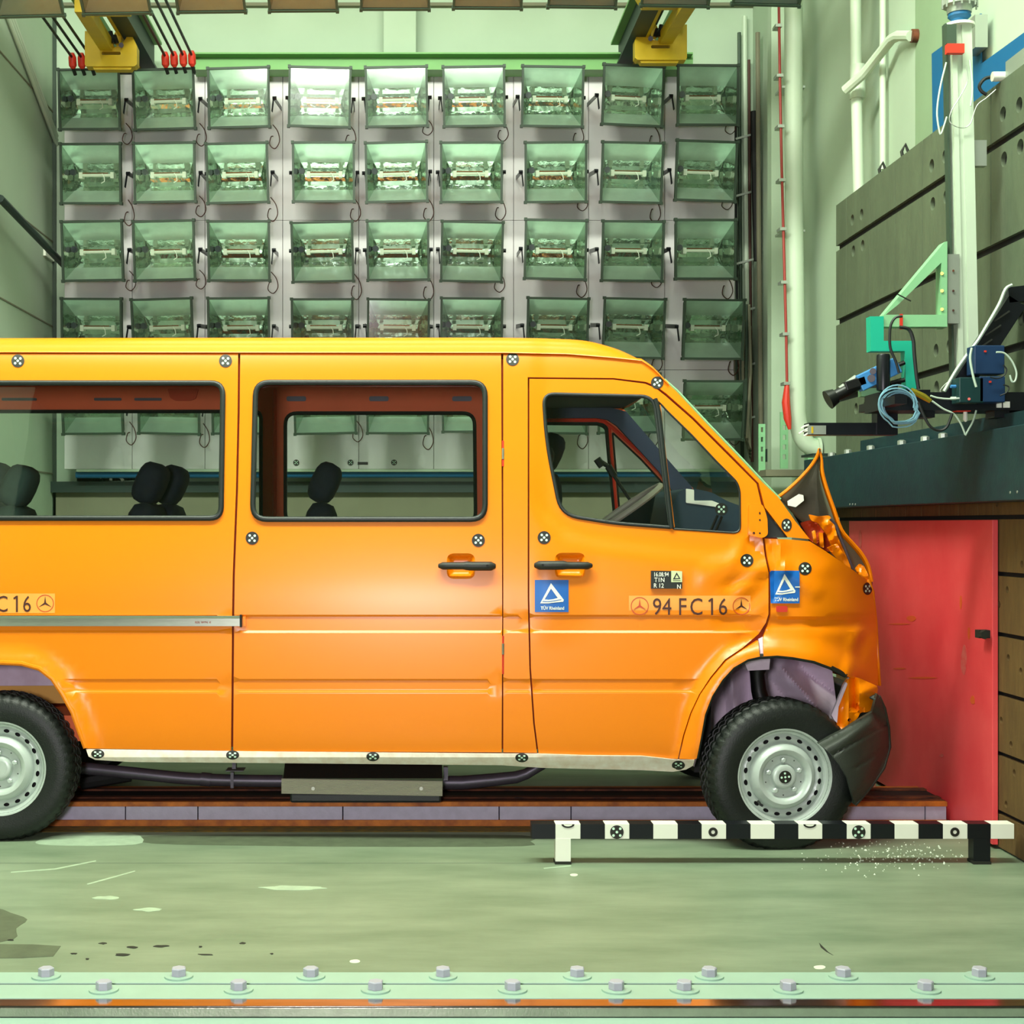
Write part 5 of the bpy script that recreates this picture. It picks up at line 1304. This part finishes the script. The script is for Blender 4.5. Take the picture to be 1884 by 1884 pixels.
q = P(1842,141,BY(1840)); o = MB().tube([q+Vector((-.04,0,0)), q+Vector((.09,0,.0))], .022, 12).build('cable_gland', 'white'); tag(o, 'white cable gland on top of the slab wall', 'cable gland')
o = MB().box((XB, BY(1884), 3.44), (XB+.12, BY(1850), 3.51)).build('terminal_box', 'light_steel'); tag(o, 'pale metal box on top of the slab wall', 'box')
for px, py in ((1611,328),(1652,296)):
    q = P(px, py, BY(px)); b = MB(); b.tube([q+Vector((.03,0,0)), q+Vector((.02,0,.05)), q+Vector((.04,0,.09)), q+Vector((.06,0,.04)), q+Vector((.06,0,0))], .009, 6); o = b.build('lifting_eye', 'chip'); tag(o, 'small dark lifting eye on the slab wall top, %s' % ('nearer the barrier corner' if px < 1630 else 'nearer the white mast'), 'lifting eye')
# bracket arm
br = thing('camera_bracket', 'mint green triangular steel bracket with teal hanger bolted to the white mast', 'bracket', MP(1740,600))
prism([(1738,445),(1743,444),(1743,602),(1732,602),(1732,483),(1657,556),(1653,560),(1628,580),(1626,579),(1656,543)], ym-.02, ym+.05).build('frame', 'mint_paint', br)
prism([(1626,579),(1743,579),(1743,601),(1626,601)], ym-.03, ym+.03).build('lower_arm', 'mint_paint', br)
prism([(1734,450),(1742,450),(1742,590),(1734,590)], ym+.03, ym+.06).build('back_plate', 'green_steel', br)
MB().box(MP(1744,595,-.01), MP(1756,472,.05)).build('clamp_plate', 'light_steel', br)
for py in (503, 535, 569): MB().cyl(MP(1733,py,-.025), MP(1733,py,-.015), .007, 8).build('bolt', 'brass', br)
for py in (498, 535, 571): MB().cyl(MP(1754,py,-.016), MP(1754,py,-.008), .005, 8).build('bolt', 'rust', br)
prism([(1601,582),(1626,582),(1626,627),(1684,627),(1686,715),(1667,715),(1665,646),(1602,646)], ym-.04, ym+.02).build('hanger', 'teal_paint', br, 'teal hanger')
MB().box(MP(1656,606,-.045), MP(1660,578,-.037)).build('cable_tie', 'red', br, 'red cable tie')
MB().tube([MP(1651,541,-.03), MP(1676,554,-.03)], .003, 6).build('cable_tie', 'chip', br)
cm = thing('high_speed_camera', 'blue film camera with long black lens pointing down at the bonnet', 'camera', MP(1600,720))
def obar(p, q, w_, m, nm, par, lab=None, d_=.06, dy=-.05):
    MB().bar(MP(*p, dy), MP(*q, dy), d_, w_/415).build(nm, m, par, lab, bevel=.004)
obar((1578,707),(1650,672), 30, 'camera_blue', 'camera_body', cm)
obar((1553,712),(1590,700), 17, 'black', 'lens_mount', cm)
MB().tube([MP(1586,703,-.05), MP(1550,722,-.05), MP(1538,728,-.05), MP(1537,728.5,-.05), MP(1523,736,-.05)], [.026,.026,.026,.034,.044], 16).build('lens', 'black', cm, 'black lens with flared hood')
MB().tube([MP(1575,694,-.05), MP(1545,716,-.05)], .012, 8).build('lens_rail', 'light_steel', cm)
MB().cyl(MP(1606,683,-.085), MP(1606,683,-.07), .014, 12).build('knob', 'black', cm); MB().cyl(MP(1603,696,-.085), MP(1603,696,-.07), .017, 12).build('knob', 'black', cm)
MB().box(MP(1585,729,-.05), MP(1614,716,0)).build('camera_plate', 'mint_paint', cm)
MB().cyl(MP(1636,678,-.05), MP(1664,667,-.05), .010, 8).build('grip', 'black', cm)
MB().cyl(MP(1640,705,-.05), MP(1664,699,-.05), .010, 8).build('grip', 'black', cm)
o = MB().tube([MP(1625,652,-.09), MP(1625,655,-.09), MP(1625,716,-.09), MP(1624,720,-.09)], [.026,.029,.029,.027], 16).build('lamp_cylinder', 'black_metal'); tag(o, 'upright glossy black cylinder in front of the blue camera', 'cylinder')
rg = thing('camera_rail', 'black horizontal camera rail with stepped arm along the barrier top', 'rail', MP(1700,800))
MB().box(MP(1488,800,-.02), MP(1640,780,.06)).build('rail', 'black_metal', rg); MB().box(MP(1614,800,-.03), MP(1641,710,.05)).build('post', 'black_metal', rg)
MB().box(MP(1617,755,-.24), MP(1886,729,-.04)).build('rail', 'black_metal', rg); MB().box((MP(1618,755,-.24).x, ym-.44, MP(0,750,-.24).z), (MP(1640,0,-.24).x, ym+.05, MP(0,735,-.24).z)).build('cross_tube', 'black_metal', rg)
MB().box(MP(1640,748,-.03), MP(1700,720,.05)).build('clamp_block', 'black_metal', rg)
for px in (1700, 1835): MB().box(MP(px-5,768,-.22), MP(px+5,754,-.12)).build('rail_foot', 'black_metal', rg)
MB().box(MP(1486,799,-.025), MP(1519,783,-.018)).build('label_plate', 'light_steel', rg); MB().box(MP(1493,797,-.028), MP(1496,785,-.024)).build('label_plate', 'yellow', rg)
b = MB(); 
for dx, dy in ((0,0),(3,6),(-4,10),(5,14)): b.tube([MP(1488,782+dy,-.02), MP(1480+dx,784+dy,-.02), MP(1474+dx,788+dy,-.02)], .004, 5)
b.build('loose_wires', 'white', rg)
MB().box(MP(1834,750,-.246), MP(1842,740,-.24)).build('reflector_patch', 'white', rg); MB().box(MP(1846,750,-.246), MP(1857,739,-.24)).build('reflector_patch', 'white', rg)
arm = thing('jointed_arm', 'black jointed cable arm rising from the rail towards the frame edge', 'arm', MP(1800,700))
b = MB(); b.bar(MP(1746,740,-.20), MP(1866,556,-.20), .07, .085); b.build('lower_arm', 'black_metal', arm)
MB().bar(MP(1850,545,-.20), MP(1886,541,-.20), .07, .066).build('upper_arm', 'black_metal', arm)
for i in range(4): 
    p_ = MP(1795+i*16, 660-i*26, -.24); MB().bar(p_+Vector((-.033,0,-.022)), p_+Vector((.033,0,.022)), .008, .006).build('tape_band', 'chip', arm)
MB().tube([MP(x, y, -.25) for x, y in catmull([(1737,720),(1760,680),(1785,645),(1800,625),(1815,600),(1838,560),(1850,532),(1862,524)], 4)], .007, 6).build('cable', 'cable_white', arm)
for (x0, y0, x1, y1, m, lab, cat) in ((1793,640,1833,688,'box_blue','upper dark blue electronics box on the black arm','box'),(1802,696,1834,740,'box_blue','lower dark blue electronics box under the upper one','box'),(1765,698,1795,741,'box_teal','dark green electronics box with a pink lamp','box')):
    t_ = thing('electronics_box', lab, cat, MP((x0+x1)/2, y1, -.3))
    MB().box(MP(x0,y1,-.34), MP(x1,y0,-.25)).build('box', m, t_, bevel=.004)
    for k in range(2):
        if m == 'box_blue': 
            yy_ = y0+12+k*18; MB().cyl(MP(x1,yy_,-.3), MP(x1+13,yy_+2,-.3), .007, 8).build('plug', 'cable_white' if k == 0 else 'camera_blue', t_)
        else: yy_ = y0+13+k*22; MB().cyl(MP(x0,yy_,-.3), MP(x0-16,yy_,-.3), .007, 8).build('plug', 'camera_blue' if k == 0 else 'cable_white', t_)
    if m == 'box_teal': MB().cyl(MP(1783,734,-.346), MP(1783,734,-.338), .006, 8).build('indicator', 'scuff_pink', t_)
    else: MB().box(MP(x0+18,y0+8,-.344), MP(x0+21,y0+5,-.338)).build('indicator', 'red', t_)
def cab(pts_, m, r_, lab, dy=-.1):
    o_ = MB().tube([MP(x, y, dy) for x, y in catmull(pts_, 6)], r_, 6).build('cable', m); tag(o_, lab, 'cable')
cab([(1833,648),(1848,650),(1862,665),(1870,685),(1868,700),(1862,702),(1858,690)], 'cable_white', .004, 'white cable arching from the upper blue box', dy=-.36)
cab([(1846,672),(1852,680),(1848,690),(1835,696),(1822,694)], 'cable_black', .003, 'thin black cable between the two blue boxes', dy=-.36)
cab([(1846,708),(1856,712),(1852,722),(1840,728)], 'cable_black', .003, 'thin black cable beside the lower blue box', dy=-.36)
cab([(1788,640),(1785,660),(1790,690),(1796,712)], 'cable_white', .005, 'white cable hanging in front of the blue boxes', dy=-.36)
cab([(1660,582),(1648,584),(1640,595),(1637,612),(1638,640),(1648,665),(1654,686)], 'cable_black', .006, 'black cable looping under the mint bracket')
cab([(1655,602),(1672,606),(1680,625),(1682,650),(1686,690),(1690,716)], 'cable_black', .008, 'thick grey-black cable down the teal hanger')
cab([(1690,740),(1700,765),(1712,785),(1728,792),(1742,785),(1752,760)], 'cable_black', .006, 'black cable sagging under the rail', dy=-.36)
cab([(1715,738),(1735,752),(1755,762),(1768,780),(1776,800)], 'cable_white', .004, 'white cable running down to the beam', dy=-.26)
cab([(1796,755),(1790,775),(1782,790),(1776,801)], 'cable_white', .004, 'white cable meeting the other at the beam', dy=-.26)
cab([(1712,728),(1725,732),(1745,734),(1765,733)], 'cable_white', .004, 'white cable joined to the dark green box', dy=-.36)
cab([(1748,700),(1738,708),(1730,718),(1732,724)], 'light_steel', .002, 'fine steel wire beside the dark green box')
cl = thing('cable_coil', 'loose coil of pale blue cable hanging on the camera rail', 'cable coil', MP(1655,740,-.3))
R = random.Random(2)
for k in range(6):
    cx = 1652+R.uniform(-3, 3); cy = 745+R.uniform(-3, 3); rx = 34+R.uniform(-6, 4); ry = 30+R.uniform(-6, 6)
    MB().tube([MP(cx+rx*math.cos(2*PI*i/24)+(8 if i in range(2, 6) else 0), cy+ry*math.sin(2*PI*i/24)+(6 if 2 < i < 8 else 0), -.27-.004*k) for i in range(24)], .0035, 5, True).build('cable_turn', 'cable_blue', cl)
MB().tube([MP(1676,718,-.27), MP(1700,730,-.27), MP(1712,738,-.27)], [.012,.014,.010], 8).build('connector', 'brass', cl)
o = MB().tube([MP(1776,754,-.20), MP(1776,772,-.20), MP(1777,776,-.20)], [.008,.010,.004], 8).build('hook', 'white'); tag(o, 'small white plug hanging below the rail', 'plug')
o = MB().box(MP(1760,757,-.23), MP(1778,754,-.18)).build('rail_clip', 'red'); tag(o, 'thin red clip under the camera rail', 'clip')
# small debris behind front wheel
q = P(1600,1452,fy(1475)); 
film('debris', [(1588,1463),(1612,1461),(1624,1466),(1612,1470),(1590,1469)], 'crumb', 'flat white plastic shard on the rail behind the front wheel', 'debris', z=.012)
film('debris', [(1575,1498),(1580,1484),(1640,1483),(1645,1496),(1640,1507),(1568,1507)], 'spill', 'pale plastic sheet lying on the lavender rail', 'debris', z=.010)
# fallen lamp glass behind wheel
o = MB().tube([P(1600,1440,.75), P(1604,1452,.75)], [.03,.02], 10).build('debris', 'crumb'); tag(o, 'small pale lump of plastic under the bumper', 'debris')
for o in list(bpy.data.objects):
    if 'local' in o: del o['local']
